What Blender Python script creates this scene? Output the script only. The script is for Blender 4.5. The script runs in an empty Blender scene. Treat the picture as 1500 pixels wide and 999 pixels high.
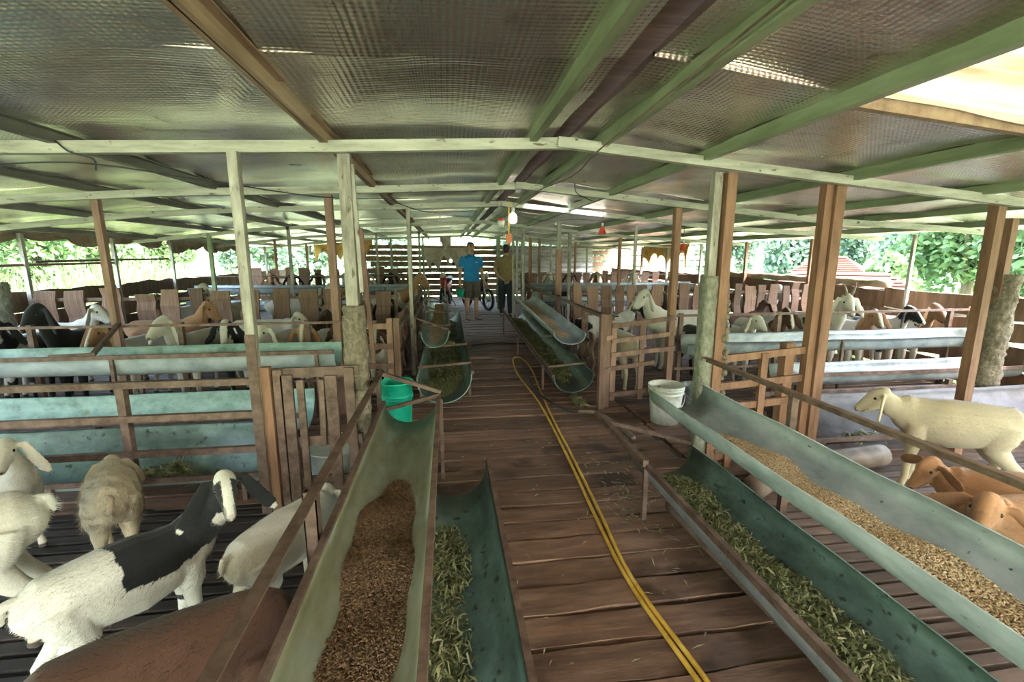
import bpy, bmesh, math, random
import numpy as np
from mathutils import Vector, Matrix, Quaternion
random.seed(7)
RNG = np.random.default_rng(7)
S = bpy.context.scene
COL = S.collection
R = math.radians

# ------------------------------------------------------------------ camera
cd = bpy.data.cameras.new('camera'); cam = bpy.data.objects.new('camera', cd); COL.objects.link(cam)
cd.sensor_width = 36; cd.lens = 680 / 1500 * 36; cd.clip_start = 0.05; cd.clip_end = 500
cam.location = (0, 0, 1.4); cam.rotation_euler = (R(90 - 10.37), 0, R(-7.83))
S.camera = cam
# ------------------------------------------------------------------ sky, sun, exposure
W = bpy.data.worlds.new('sky'); S.world = W; W.use_nodes = True
wn = W.node_tree; bg = wn.nodes['Background']
sk = wn.nodes.new('ShaderNodeTexSky'); sk.sky_type = 'NISHITA'; sk.sun_disc = False
sk.sun_elevation = R(52); sk.sun_rotation = R(150); sk.air_density = 1.6; sk.dust_density = 4.0; sk.ozone_density = 1.0
wn.links.new(sk.outputs[0], bg.inputs[0]); bg.inputs[1].default_value = 0.6
sl = bpy.data.lights.new('sun', 'SUN'); sl.energy = 3.6; sl.angle = R(3); sl.color = (1, .95, .86)
so = bpy.data.objects.new('sun', sl); COL.objects.link(so); so.rotation_euler = (R(35), R(14), R(35))
S.view_settings.view_transform = 'Standard'; S.view_settings.look = 'None'
S.view_settings.gamma = 1; S.view_settings.use_curve_mapping = False
S.view_settings.exposure = 3.2
S.cycles.max_bounces = 10; S.cycles.diffuse_bounces = 6; S.cycles.glossy_bounces = 5
S.cycles.transmission_bounces = 6; S.cycles.transparent_max_bounces = 8

# ------------------------------------------------------------------ material helpers
def new_mat(name):
    m = bpy.data.materials.new(name); m.use_nodes = True
    return m, m.node_tree, m.node_tree.nodes['Principled BSDF']
def N(nt, t, **k):
    n = nt.nodes.new(t)
    for a, b in k.items():
        if a.startswith('i_'): n.inputs[a[2:].replace('_', ' ')].default_value = b
        else: setattr(n, a, b)
    return n
def ramp(nt, stops):
    r = nt.nodes.new('ShaderNodeValToRGB'); e = r.color_ramp.elements
    while len(e) < len(stops): e.new(.5)
    for el, (p, c) in zip(e, stops): el.position = p; el.color = (*c, 1)
    return r
def coords(nt, scale, rand=True):
    tc = N(nt, 'ShaderNodeTexCoord'); mp = N(nt, 'ShaderNodeMapping')
    mp.inputs['Scale'].default_value = scale
    if rand:
        oi = N(nt, 'ShaderNodeObjectInfo')
        mu = N(nt, 'ShaderNodeMath', operation='MULTIPLY'); mu.inputs[1].default_value = 37.0
        nt.links.new(oi.outputs['Random'], mu.inputs[0]); ad = N(nt, 'ShaderNodeVectorMath', operation='ADD')
        nt.links.new(tc.outputs['Object'], ad.inputs[0]); nt.links.new(mu.outputs[0], ad.inputs[1])
        nt.links.new(ad.outputs[0], mp.inputs[0])
    else: nt.links.new(tc.outputs['Object'], mp.inputs[0])
    return mp
def surf(name, stops, scale=(6, 6, 6), detail=6, rough=.7, metal=0, bump=.2, bdist=.01, spots=None, vary=0.25, rand=True, spec=.4, rr=.12):
    """noise-coloured surface with a bump, optional dark/light spots and a little value change per object"""
    m, nt, b = new_mat(name); L = nt.links
    mp = coords(nt, scale, rand)
    no = N(nt, 'ShaderNodeTexNoise'); no.inputs['Scale'].default_value = 1; no.inputs['Detail'].default_value = detail; no.inputs['Roughness'].default_value = .65
    L.new(mp.outputs[0], no.inputs['Vector'])
    r = ramp(nt, stops); L.new(no.outputs[0], r.inputs[0]); out = r.outputs[0]
    if spots:
        for (sc, thr, col) in spots:
            mp2 = coords(nt, sc, rand); n2 = N(nt, 'ShaderNodeTexNoise'); n2.inputs['Scale'].default_value = 1; n2.inputs['Detail'].default_value = 4
            L.new(mp2.outputs[0], n2.inputs['Vector'])
            r2 = ramp(nt, [(thr, (0, 0, 0)), (thr + .08, (1, 1, 1))]); L.new(n2.outputs[0], r2.inputs[0])
            mx = N(nt, 'ShaderNodeMix', data_type='RGBA'); L.new(r2.outputs[0], mx.inputs[0]); L.new(out, mx.inputs[6]); mx.inputs[7].default_value = (*col, 1)
            out = mx.outputs[2]
    if vary:
        oi = N(nt, 'ShaderNodeObjectInfo'); mr = N(nt, 'ShaderNodeMapRange'); mr.inputs[3].default_value = 1 - vary; mr.inputs[4].default_value = 1 + vary
        L.new(oi.outputs['Random'], mr.inputs[0]); hs = N(nt, 'ShaderNodeHueSaturation'); L.new(mr.outputs[0], hs.inputs['Value']); L.new(out, hs.inputs['Color']); out = hs.outputs[0]
    L.new(out, b.inputs['Base Color'])
    rg = N(nt, 'ShaderNodeMapRange'); rg.inputs[3].default_value = max(.05, rough - rr); rg.inputs[4].default_value = min(1, rough + rr)
    L.new(no.outputs[0], rg.inputs[0]); L.new(rg.outputs[0], b.inputs['Roughness'])
    b.inputs['Metallic'].default_value = metal; b.inputs['Specular IOR Level'].default_value = spec
    if bump:
        bp = N(nt, 'ShaderNodeBump'); bp.inputs['Strength'].default_value = bump; bp.inputs['Distance'].default_value = bdist
        L.new(no.outputs[0], bp.inputs['Height']); L.new(bp.outputs[0], b.inputs['Normal'])
    return m

M = {}
M['plank'] = surf('floor_plank_wood', [(.25, (.065, .036, .026)), (.5, (.18, .102, .07)), (.75, (.31, .195, .14))], (3, 16, 16), 8, .62, bump=.5, spots=[((2.2, 2.2, 2), .6, (.06, .035, .025))], vary=.3)
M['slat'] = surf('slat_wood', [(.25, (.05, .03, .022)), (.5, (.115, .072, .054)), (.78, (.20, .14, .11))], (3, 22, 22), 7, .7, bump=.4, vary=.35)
M['board'] = surf('fence_board_wood', [(.25, (.10, .055, .04)), (.5, (.235, .14, .105)), (.78, (.36, .235, .185))], (18, 18, 3), 7, .75, bump=.5, vary=.35)
M['wallwood'] = surf('wall_board_wood', [(.25, (.09, .052, .034)), (.5, (.19, .112, .072)), (.78, (.30, .19, .13))], (14, 2.2, 14), 7, .75, bump=.5, vary=.3)
M['redpost'] = surf('red_brown_post', [(.25, (.12, .06, .036)), (.5, (.25, .13, .08)), (.78, (.38, .22, .145))], (16, 16, 2.5), 7, .65, bump=.4, vary=.2)
M['oldpost'] = surf('pale_post', [(.3, (.15, .128, .10)), (.5, (.34, .318, .27)), (.72, (.52, .50, .445))], (18, 18, 4), 8, .65, bump=.4, vary=.15, spots=[((30, 30, 8), .62, (.12, .09, .06))])
M['galv'] = surf('pale_beam_steel', [(.3, (.24, .235, .19)), (.5, (.42, .415, .35)), (.72, (.58, .575, .51))], (3, 9, 20), 8, .5, metal=.15, bump=.2, vary=.1, spots=[((14, 30, 30), .64, (.12, .09, .06))])
M['purlin'] = surf('green_purlin_steel', [(.3, (.12, .145, .085)), (.5, (.22, .265, .16)), (.72, (.32, .375, .25))], (8, 1.4, 8), 6, .45, metal=.1, bump=.15, vary=.1)
M['purlin_grey'] = surf('grey_purlin_steel', [(.3, (.10, .10, .085)), (.5, (.20, .20, .18)), (.72, (.32, .33, .30))], (8, 1.4, 8), 6, .45, metal=.3, bump=.15, vary=.1)
M['purlin_brown'] = surf('brown_purlin_wood', [(.3, (.15, .10, .06)), (.5, (.30, .21, .14)), (.72, (.42, .32, .22))], (12, 1.4, 12), 6, .6, bump=.3, vary=.1)
M['rust'] = surf('rusty_angle_iron', [(.3, (.07, .042, .034)), (.5, (.165, .105, .085)), (.75, (.27, .185, .155))], (14, 14, 14), 7, .6, metal=.25, bump=.25, vary=.15)
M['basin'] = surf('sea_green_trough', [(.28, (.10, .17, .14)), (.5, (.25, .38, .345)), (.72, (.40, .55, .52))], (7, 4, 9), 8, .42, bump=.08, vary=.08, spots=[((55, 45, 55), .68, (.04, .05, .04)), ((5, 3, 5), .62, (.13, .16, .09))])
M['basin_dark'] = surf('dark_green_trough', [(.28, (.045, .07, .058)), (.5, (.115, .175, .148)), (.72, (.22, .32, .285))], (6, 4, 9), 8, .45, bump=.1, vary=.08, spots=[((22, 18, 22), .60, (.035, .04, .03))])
M['basin_grey'] = surf('galvanised_trough', [(.28, (.15, .18, .20)), (.5, (.27, .31, .34)), (.72, (.40, .445, .48))], (7, 7, 9), 8, .4, metal=.2, bump=.08, vary=.06, spots=[((60, 60, 60), .64, (.12, .12, .12))])
M['basin_teal'] = surf('pale_blue_trough', [(.28, (.20, .25, .275)), (.5, (.37, .435, .475)), (.72, (.54, .61, .655))], (7, 4, 9), 8, .42, bump=.08, vary=.06, spots=[((55, 45, 55), .69, (.05, .05, .05))])
M['basin_white'] = surf('pale_trough_underside', [(.28, (.26, .30, .33)), (.5, (.42, .47, .51)), (.72, (.56, .61, .66))], (7, 7, 9), 8, .4, bump=.06, vary=.05)
M['slat_shaded'] = surf('shaded_slat_wood', [(.25, (.012, .009, .008)), (.5, (.03, .021, .017)), (.78, (.07, .05, .04))], (3, 22, 22), 7, .6, bump=.4, vary=.4)  # near-black copy of the slat wood, the pen's shade put into its colour
M['basin_dusty'] = surf('dusty_trough', [(.28, (.15, .15, .09)), (.5, (.28, .29, .20)), (.72, (.36, .41, .34))], (9, 3, 9), 8, .5, bump=.08, vary=0, spots=[((55, 45, 55), .70, (.05, .05, .03)), ((4, 2, 6), .60, (.34, .42, .38))])
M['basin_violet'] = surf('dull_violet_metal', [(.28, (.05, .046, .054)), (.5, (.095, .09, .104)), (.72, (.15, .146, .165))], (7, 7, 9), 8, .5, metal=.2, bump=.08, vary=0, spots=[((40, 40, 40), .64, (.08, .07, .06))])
M['mud'] = surf('mud_caked_concrete', [(.25, (.09, .068, .05)), (.5, (.25, .205, .155)), (.75, (.45, .39, .31))], (34, 34, 26), 10, .9, bump=1.0, bdist=.03, vary=.1)
M['concrete'] = surf('mossy_concrete', [(.25, (.11, .105, .08)), (.5, (.25, .25, .20)), (.75, (.42, .42, .36))], (26, 26, 18), 10, .9, bump=.9, bdist=.025, vary=.1)
M['ironback'] = surf('corrugated_iron', [(.3, (.16, .15, .15)), (.5, (.32, .31, .31)), (.72, (.50, .50, .51))], (2, 6, 12), 6, .45, metal=.5, bump=.1, vary=.2)
M['tarp'] = surf('brown_tarp', [(.3, (.17, .12, .075)), (.5, (.30, .23, .16)), (.72, (.42, .34, .25))], (5, 5, 5), 6, .8, bump=.3, vary=.1)
M['tarp_orange'] = surf('orange_tarp', [(.3, (.38, .20, .05)), (.5, (.58, .34, .10)), (.72, (.72, .48, .20))], (5, 5, 5), 6, .8, bump=.3, vary=.1)
M['sack'] = surf('pale_sack_cloth', [(.3, (.30, .25, .18)), (.5, (.48, .42, .33)), (.72, (.60, .55, .46))], (5, 5, 5), 6, .85, bump=.3, vary=.15)
M['white'] = surf('white_plastic', [(.3, (.52, .53, .48)), (.5, (.70, .72, .67)), (.72, (.82, .84, .80))], (12, 12, 12), 6, .4, bump=.05, vary=0, spots=[((16, 16, 22), .64, (.34, .29, .20))])
M['tub'] = surf('white_tub_plastic', [(.3, (.62, .66, .62)), (.5, (.76, .80, .76)), (.72, (.84, .87, .84))], (9, 9, 9), 6, .35, bump=.04, vary=0)
M['greenplastic'] = surf('green_plastic', [(.3, (.0, .30, .20)), (.5, (.01, .47, .33)), (.72, (.05, .58, .43))], (9, 9, 9), 6, .35, bump=.05, vary=.05)
M['hose'] = surf('yellow_hose', [(.3, (.42, .24, .03)), (.5, (.62, .38, .06)), (.72, (.76, .52, .13))], (9, 9, 9), 5, .45, bump=.05, vary=.05)
M['blackrubber'] = surf('black_rubber', [(.3, (.012, .012, .012)), (.7, (.04, .04, .04))], (9, 9, 9), 5, .5, bump=.05, vary=0)
M['pipe'] = surf('brown_pipe', [(.3, (.10, .07, .053)), (.5, (.18, .13, .10)), (.72, (.27, .205, .165))], (9, 9, 9), 6, .55, bump=.1, vary=.1)
M['wire'] = surf('dark_wire', [(.3, (.02, .025, .03)), (.7, (.05, .055, .06))], (9, 9, 9), 3, .5, bump=0, vary=0)
M['chrome'] = surf('worn_steel', [(.3, (.35, .35, .35)), (.7, (.6, .6, .6))], (9, 9, 9), 3, .3, metal=.9, bump=0, vary=0)
M['red'] = surf('red_plastic', [(.3, (.45, .03, .02)), (.7, (.68, .09, .05))], (9, 9, 9), 3, .4, bump=0, vary=0)
M['orange'] = surf('orange_plastic', [(.3, (.62, .13, .04)), (.7, (.82, .26, .10))], (9, 9, 9), 3, .4, bump=0, vary=0)
M['dirt'] = surf('dark_ground', [(.3, (.02, .016, .012)), (.5, (.045, .035, .026)), (.7, (.08, .065, .05))], (3, 3, 3), 8, .9, bump=.4, vary=0, rand=False)
M['lawn'] = surf('grass_ground', [(.3, (.085, .125, .05)), (.5, (.13, .175, .08)), (.7, (.19, .225, .12))], (.5, .5, .5), 8, .9, bump=.4, vary=0, rand=False)
M['tile'] = surf('red_roof_tile', [(.3, (.13, .05, .032)), (.5, (.19, .08, .055)), (.7, (.25, .125, .09))], (1, 6, 6), 6, .8, bump=.2, vary=.1)
M['plaster'] = surf('pale_plaster', [(.3, (.16, .15, .13)), (.7, (.24, .23, .21))], (2, 2, 2), 4, .8, bump=.05, vary=.05)
M['glassdark'] = surf('dark_window', [(.3, (.03, .035, .04)), (.7, (.06, .065, .07))], (2, 2, 2), 2, .15, bump=0, vary=0)
M['bark'] = surf('bark', [(.3, (.06, .045, .03)), (.7, (.17, .13, .09))], (6, 6, 2), 6, .9, bump=.5, vary=.1)
M['skinhorn'] = surf('horn', [(.3, (.16, .12, .09)), (.7, (.36, .30, .23))], (30, 30, 30), 4, .5, bump=.2, vary=.1)
M['eye'] = surf('eye_dark', [(.3, (.01, .008, .006)), (.7, (.025, .02, .015))], (9, 9, 9), 2, .12, bump=0, vary=0)

def leafmat(name, stops, trans=.35, rough=.5):
    m, nt, b = new_mat(name); L = nt.links
    at = N(nt, 'ShaderNodeAttribute', attribute_name='tone'); r = ramp(nt, stops); L.new(at.outputs['Fac'], r.inputs[0])
    L.new(r.outputs[0], b.inputs['Base Color']); b.inputs['Roughness'].default_value = rough; b.inputs['Specular IOR Level'].default_value = .3
    tr = N(nt, 'ShaderNodeBsdfTranslucent'); L.new(r.outputs[0], tr.inputs[0])
    mx = N(nt, 'ShaderNodeMixShader'); mx.inputs[0].default_value = trans
    L.new(b.outputs[0], mx.inputs[1]); L.new(tr.outputs[0], mx.inputs[2]); L.new(mx.outputs[0], nt.nodes['Material Output'].inputs[0])
    return m
M['leaf'] = leafmat('tree_leaf', [(0, (.04, .085, .03)), (.5, (.09, .16, .06)), (1, (.17, .25, .11))])
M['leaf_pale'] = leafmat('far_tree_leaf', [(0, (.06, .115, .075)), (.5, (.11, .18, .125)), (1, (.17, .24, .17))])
M['grassblade'] = leafmat('tall_grass_blade', [(0, (.06, .105, .03)), (.5, (.115, .175, .06)), (.85, (.19, .24, .10)), (1, (.26, .20, .10))])
M['fodder'] = leafmat('chopped_grass', [(0, (.07, .08, .03)), (.4, (.21, .225, .10)), (.72, (.42, .41, .22)), (1, (.64, .60, .40))], .1)
M['grain'] = leafmat('grain_pellet', [(0, (.11, .062, .034)), (.5, (.225, .135, .078)), (1, (.37, .245, .15))], 0, .7)
M['grain_pale'] = leafmat('pale_grain', [(0, (.36, .25, .15)), (.5, (.60, .46, .30)), (1, (.80, .68, .50))], 0, .7)

def foil():
    m, nt, b = new_mat('embossed_foil_insulation'); L = nt.links
    tc = N(nt, 'ShaderNodeTexCoord'); sp = N(nt, 'ShaderNodeSeparateXYZ'); L.new(tc.outputs['Object'], sp.inputs[0])
    def math_(op, a, bb):
        n = N(nt, 'ShaderNodeMath', operation=op)
        for i, v in enumerate((a, bb)):
            if isinstance(v, (int, float)): n.inputs[i].default_value = v
            elif v is not None: L.new(v, n.inputs[i])
        return n.outputs[0]
    k = math.pi / .022
    a = math_('SINE', math_('MULTIPLY', math_('ADD', sp.outputs[0], sp.outputs[1]), k), None)
    c = math_('SINE', math_('MULTIPLY', math_('SUBTRACT', sp.outputs[0], sp.outputs[1]), k), None)
    em = math_('MULTIPLY', a, c)
    def noise(sc, det):
        mp = coords(nt, sc, True); n = N(nt, 'ShaderNodeTexNoise'); n.inputs['Scale'].default_value = 1; n.inputs['Detail'].default_value = det
        L.new(mp.outputs[0], n.inputs['Vector']); return n.outputs[0]
    wr = noise((.8, 7, 4), 5); st = noise((1.3, 1.6, 1.3), 6); dr = noise((6, 5, 5), 7)
    b1 = N(nt, 'ShaderNodeBump'); b1.inputs['Strength'].default_value = .5; b1.inputs['Distance'].default_value = .0016; L.new(em, b1.inputs['Height'])
    b2 = N(nt, 'ShaderNodeBump'); b2.inputs['Strength'].default_value = .22; b2.inputs['Distance'].default_value = .03; L.new(wr, b2.inputs['Height']); L.new(b1.outputs[0], b2.inputs['Normal'])
    L.new(b2.outputs[0], b.inputs['Normal'])
    r = ramp(nt, [(.32, (.42, .355, .325)), (.5, (.68, .62, .585)), (.7, (.86, .83, .80))]); L.new(st, r.inputs[0])
    r2 = ramp(nt, [(.60, (0, 0, 0)), (.86, (1, 1, 1))]); L.new(dr, r2.inputs[0])
    mx = N(nt, 'ShaderNodeMix', data_type='RGBA'); L.new(r2.outputs[0], mx.inputs[0]); L.new(r.outputs[0], mx.inputs[6]); mx.inputs[7].default_value = (.18, .12, .09, 1)
    L.new(mx.outputs[2], b.inputs['Base Color'])
    b.inputs['Metallic'].default_value = .92
    rg = N(nt, 'ShaderNodeMapRange'); rg.inputs[3].default_value = .12; rg.inputs[4].default_value = .34; L.new(dr, rg.inputs[0]); L.new(rg.outputs[0], b.inputs['Roughness'])
    return m
M['foil'] = foil()
def skyl():
    m, nt, b = new_mat('translucent_fibreglass'); L = nt.links
    mp = coords(nt, (1.5, 9, 3), False); n = N(nt, 'ShaderNodeTexNoise'); n.inputs['Scale'].default_value = 1; n.inputs['Detail'].default_value = 7; L.new(mp.outputs[0], n.inputs['Vector'])
    r = ramp(nt, [(.3, (.22, .175, .11)), (.48, (.31, .28, .215)), (.7, (.36, .345, .30))]); L.new(n.outputs[0], r.inputs[0])
    tr = N(nt, 'ShaderNodeBsdfTranslucent'); L.new(r.outputs[0], tr.inputs[0]); L.new(r.outputs[0], b.inputs['Base Color']); b.inputs['Roughness'].default_value = .5
    mx = N(nt, 'ShaderNodeMixShader'); mx.inputs[0].default_value = .72
    L.new(b.outputs[0], mx.inputs[1]); L.new(tr.outputs[0], mx.inputs[2]); L.new(mx.outputs[0], nt.nodes['Material Output'].inputs[0])
    return m
M['skylight'] = skyl()
def coat():
    m, nt, b = new_mat('goat_coat'); L = nt.links
    at = N(nt, 'ShaderNodeAttribute', attribute_name='coat')
    mp = coords(nt, (150, 150, 90), True); n = N(nt, 'ShaderNodeTexNoise'); n.inputs['Scale'].default_value = 1; n.inputs['Detail'].default_value = 6; L.new(mp.outputs[0], n.inputs['Vector'])
    mr = N(nt, 'ShaderNodeMapRange'); mr.inputs[3].default_value = .78; mr.inputs[4].default_value = 1.18; L.new(n.outputs[0], mr.inputs[0])
    hs = N(nt, 'ShaderNodeHueSaturation'); L.new(at.outputs['Color'], hs.inputs['Color']); L.new(mr.outputs[0], hs.inputs['Value'])
    L.new(hs.outputs[0], b.inputs['Base Color']); b.inputs['Roughness'].default_value = .8; b.inputs['Specular IOR Level'].default_value = .2
    b.inputs['Sheen Weight'].default_value = .15
    bp = N(nt, 'ShaderNodeBump'); bp.inputs['Strength'].default_value = .3; bp.inputs['Distance'].default_value = .004; L.new(n.outputs[0], bp.inputs['Height']); L.new(bp.outputs[0], b.inputs['Normal'])
    return m
M['coat'] = coat()
def vcol(name, rough):
    m, nt, b = new_mat(name); at = N(nt, 'ShaderNodeAttribute', attribute_name='coat')
    nt.links.new(at.outputs['Color'], b.inputs['Base Color']); b.inputs['Roughness'].default_value = rough
    return m
M['skin'] = vcol('skin', .55)
M['blueshirt'] = surf('blue_polo_cloth', [(.3, (.015, .19, .50)), (.7, (.03, .29, .66))], (12, 12, 12), 5, .8, bump=.25, vary=0)
M['tanshirt'] = surf('tan_shirt_cloth', [(.3, (.22, .155, .075)), (.7, (.34, .25, .135))], (12, 12, 12), 5, .85, bump=.25, vary=0)
M['shorts'] = surf('grey_shorts_cloth', [(.3, (.075, .065, .055)), (.7, (.15, .135, .12))], (12, 12, 12), 5, .85, bump=.25, vary=0)
M['trousers'] = surf('dark_denim_cloth', [(.3, (.028, .036, .05)), (.7, (.07, .085, .11))], (14, 14, 14), 5, .85, bump=.25, vary=0)
M['hair'] = surf('black_hair', [(.3, (.008, .007, .006)), (.7, (.028, .024, .02))], (90, 90, 20), 5, .5, bump=.4, vary=0)
def lampmat():
    m, nt, b = new_mat('lit_bulb'); b.inputs['Base Color'].default_value = (.8, .8, .75, 1)
    b.inputs['Emission Color'].default_value = (1, .97, .88, 1); b.inputs['Emission Strength'].default_value = .35; b.inputs['Roughness'].default_value = .3
    return m
M['bulb'] = lampmat()

# ------------------------------------------------------------------ mesh helpers
class MB:
    def __init__(s): s.v = []; s.f = []
    def add(s, v, f):
        o = len(s.v); s.v += [tuple(p) for p in v]; s.f += [tuple(i + o for i in q) for q in f]; return s
    def box(s, x0, x1, y0, y1, z0, z1):
        return s.add([(x0, y0, z0), (x1, y0, z0), (x1, y1, z0), (x0, y1, z0), (x0, y0, z1), (x1, y0, z1), (x1, y1, z1), (x0, y1, z1)],
                     [(0, 3, 2, 1), (4, 5, 6, 7), (0, 1, 5, 4), (1, 2, 6, 5), (2, 3, 7, 6), (3, 0, 4, 7)])
    def bar(s, p0, p1, w, h, up=(0, 0, 1), w1=None, h1=None):
        p0, p1 = Vector(p0), Vector(p1); t = (p1 - p0).normalized(); u = Vector(up)
        if abs(t.dot(u)) > .97: u = Vector((0, 1, 0))
        a = t.cross(u).normalized(); b = a.cross(t)
        w1 = w if w1 is None else w1; h1 = h if h1 is None else h1
        v = [p + a * x * ww / 2 + b * y * hh / 2 for p, ww, hh in ((p0, w, h), (p1, w1, h1)) for x, y in ((-1, -1), (1, -1), (1, 1), (-1, 1))]
        return s.add(v, [(0, 1, 2, 3), (7, 6, 5, 4), (0, 4, 5, 1), (1, 5, 6, 2), (2, 6, 7, 3), (3, 7, 4, 0)])
    def angle(s, p0, p1, w, th=.004, up=(0, 0, 1), side=1):
        """L-section"""
        p0, p1 = Vector(p0), Vector(p1); t = (p1 - p0).normalized(); u = Vector(up)
        a = t.cross(u).normalized() * side; b = Vector(u)
        s.bar(p0 + a * w / 2, p1 + a * w / 2, w, th, up); s.bar(p0 - b * w / 2, p1 - b * w / 2, th, w, up); return s
    def loft(s, pts, rad, n=12, up=(0, 0, 1), cap=True, pw=1.0):
        """tube along pts; rad = list of r or (rside, rup)"""
        pts = [Vector(p) for p in pts]; base = len(s.v); K = len(pts); side = None; rings = []
        for i, p in enumerate(pts):
            t = (pts[min(i + 1, K - 1)] - pts[max(i - 1, 0)])
            t = t.normalized() if t.length > 1e-9 else Vector((1, 0, 0))
            if side is None:
                u = Vector(up)
                if abs(t.dot(u)) > .95: u = Vector((1, 0, 0)) if abs(t.x) < .9 else Vector((0, 1, 0))
                side = u.cross(t).normalized()
            else:
                side = (side - t * side.dot(t)).normalized()
            uu = t.cross(side); r = rad[i] if isinstance(rad, (list, tuple)) else rad
            ra, rb = r if isinstance(r, (list, tuple)) else (r, r)
            for k in range(n):
                a = 2 * math.pi * k / n; s.v.append(tuple(p + side * math.cos(a) * ra + uu * math.sin(a) * rb))
        for i in range(K - 1):
            for k in range(n):
                q = base + i * n; s.f.append((q + k, q + (k + 1) % n, q + n + (k + 1) % n, q + n + k))
        if cap:
            s.f.append(tuple(base + k for k in reversed(range(n)))); s.f.append(tuple(base + (K - 1) * n + k for k in range(n)))
        return s
    def lathe(s, prof, n=20, c=(0, 0, 0)):
        """prof: list of (r,z); closed by the caller's profile"""
        base = len(s.v)
        for (r, z) in prof:
            for k in range(n):
                a = 2 * math.pi * k / n; s.v.append((c[0] + r * math.cos(a), c[1] + r * math.sin(a), c[2] + z))
        for i in range(len(prof) - 1):
            for k in range(n):
                q = base + i * n; s.f.append((q + k, q + (k + 1) % n, q + n + (k + 1) % n, q + n + k))
        return s
    def ball(s, c, r, n=10, m=6, sc=(1, 1, 1)):
        prof = [(max(1e-4, r * math.sin(math.pi * i / m)), -r * math.cos(math.pi * i / m)) for i in range(m + 1)]
        base = len(s.v); s.lathe(prof, n, (0, 0, 0))
        for i in range(base, len(s.v)):
            v = s.v[i]; s.v[i] = (c[0] + v[0] * sc[0], c[1] + v[1] * sc[1], c[2] + v[2] * sc[2])
        return s

def link(o, parent=None, label=None, cat=None, group=None, kind=None):
    COL.objects.link(o)
    if parent is not None: o.parent = parent
    if label: o['label'] = label
    if cat: o['category'] = cat
    if group: o['group'] = group
    if kind: o['kind'] = kind
    return o
def mesh(name, v, f, mat, smooth=False):
    me = bpy.data.meshes.new(name); me.from_pydata([tuple(p) for p in v], [], f)
    me.materials.append(M[mat] if isinstance(mat, str) else mat)
    if smooth: me.polygons.foreach_set('use_smooth', [True] * len(me.polygons))
    me.update(); return me
def obj(name, mb, mat, parent=None, smooth=False, local=False, loc=None, **k):
    """world-space MB -> object. Verts are made relative to the parent's place (or to loc) unless local"""
    off = Vector((0, 0, 0))
    if not local:
        off = parent.location.copy() if parent is not None else Vector(loc or (0, 0, 0))
        if parent is not None and parent.parent is not None: off = off + parent.parent.location
    v = [(p[0] - off.x, p[1] - off.y, p[2] - off.z) for p in mb.v]
    o = bpy.data.objects.new(name, mesh(name, v, mb.f, mat, smooth))
    if parent is None and loc is not None: o.location = loc
    return link(o, parent, **k)
def empty(name, loc, label=None, cat=None, group=None, kind=None, rz=0, parent=None):
    o = bpy.data.objects.new(name, None); o.location = loc; o.rotation_euler = (0, 0, rz); o.empty_display_size = .1
    return link(o, parent, label, cat, group, kind)
def inst(name, me, parent, loc, rot=(0, 0, 0), scale=(1, 1, 1), **k):
    o = bpy.data.objects.new(name, me); o.location = loc; o.rotation_euler = rot; o.scale = scale
    return link(o, parent, **k)
def rough_plank(name, L, wdt, th, mat, seg=10, amp=.006, axis='x'):
    """plank centred on the origin, long axis x (or z), with uneven edges"""
    v = []; f = []
    e1 = [random.uniform(-amp, amp) for _ in range(seg + 1)]; e2 = [random.uniform(-amp, amp) for _ in range(seg + 1)]; zz = [random.uniform(-amp, amp) * .4 for _ in range(seg + 1)]
    for i in range(seg + 1):
        x = -L / 2 + L * i / seg
        a, b = -wdt / 2 + e1[i], wdt / 2 + e2[i]; t = th / 2
        q = [(x, a, -t + zz[i]), (x, b, -t + zz[i]), (x, b, t + zz[i]), (x, a, t + zz[i])]
        if axis == 'z': q = [(p[1], p[2], p[0]) for p in q]
        v += q
    for i in range(seg):
        k = 4 * i
        for j in range(4): f.append((k + j, k + (j + 1) % 4, k + 4 + (j + 1) % 4, k + 4 + j))
    f += [(3, 2, 1, 0), (4 * seg, 4 * seg + 1, 4 * seg + 2, 4 * seg + 3)]
    if axis == 'z': f = [tuple(q) for q in f]
    return mesh(name, v, f, mat)
def np_mesh(name, V, F, mat, tone=None, smooth=False):
    """V (n,3), F (m,k) arrays"""
    me = bpy.data.meshes.new(name); k = F.shape[1]
    me.vertices.add(len(V)); me.vertices.foreach_set('co', V.astype(np.float32).ravel())
    me.loops.add(F.size); me.loops.foreach_set('vertex_index', F.astype(np.int32).ravel())
    me.polygons.add(len(F)); me.polygons.foreach_set('loop_start', np.arange(0, F.size, k, dtype=np.int32))
    if tone is not None:
        a = me.attributes.new('tone', 'FLOAT', 'POINT'); a.data.foreach_set('value', tone.astype(np.float32))
    me.materials.append(M[mat]); me.update(calc_edges=True); me.validate()
    if smooth: me.polygons.foreach_set('use_smooth', [True] * len(me.polygons))
    return me
def remesh(mb, voxel, smooth=4, fac=.5):
    """one continuous surface from overlapping closed lofts"""
    me = bpy.data.meshes.new('tmp'); me.from_pydata(mb.v, [], mb.f); me.update()
    o = bpy.data.objects.new('tmp', me); COL.objects.link(o)
    r = o.modifiers.new('r', 'REMESH'); r.mode = 'VOXEL'; r.voxel_size = voxel; r.use_smooth_shade = True
    sm = o.modifiers.new('s', 'SMOOTH'); sm.factor = fac; sm.iterations = smooth
    dg = bpy.context.evaluated_depsgraph_get(); ev = o.evaluated_get(dg); out = bpy.data.meshes.new_from_object(ev)
    bpy.data.objects.remove(o); bpy.data.meshes.remove(me)
    out.polygons.foreach_set('use_smooth', [True] * len(out.polygons)); out.materials.clear()
    return out
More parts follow.
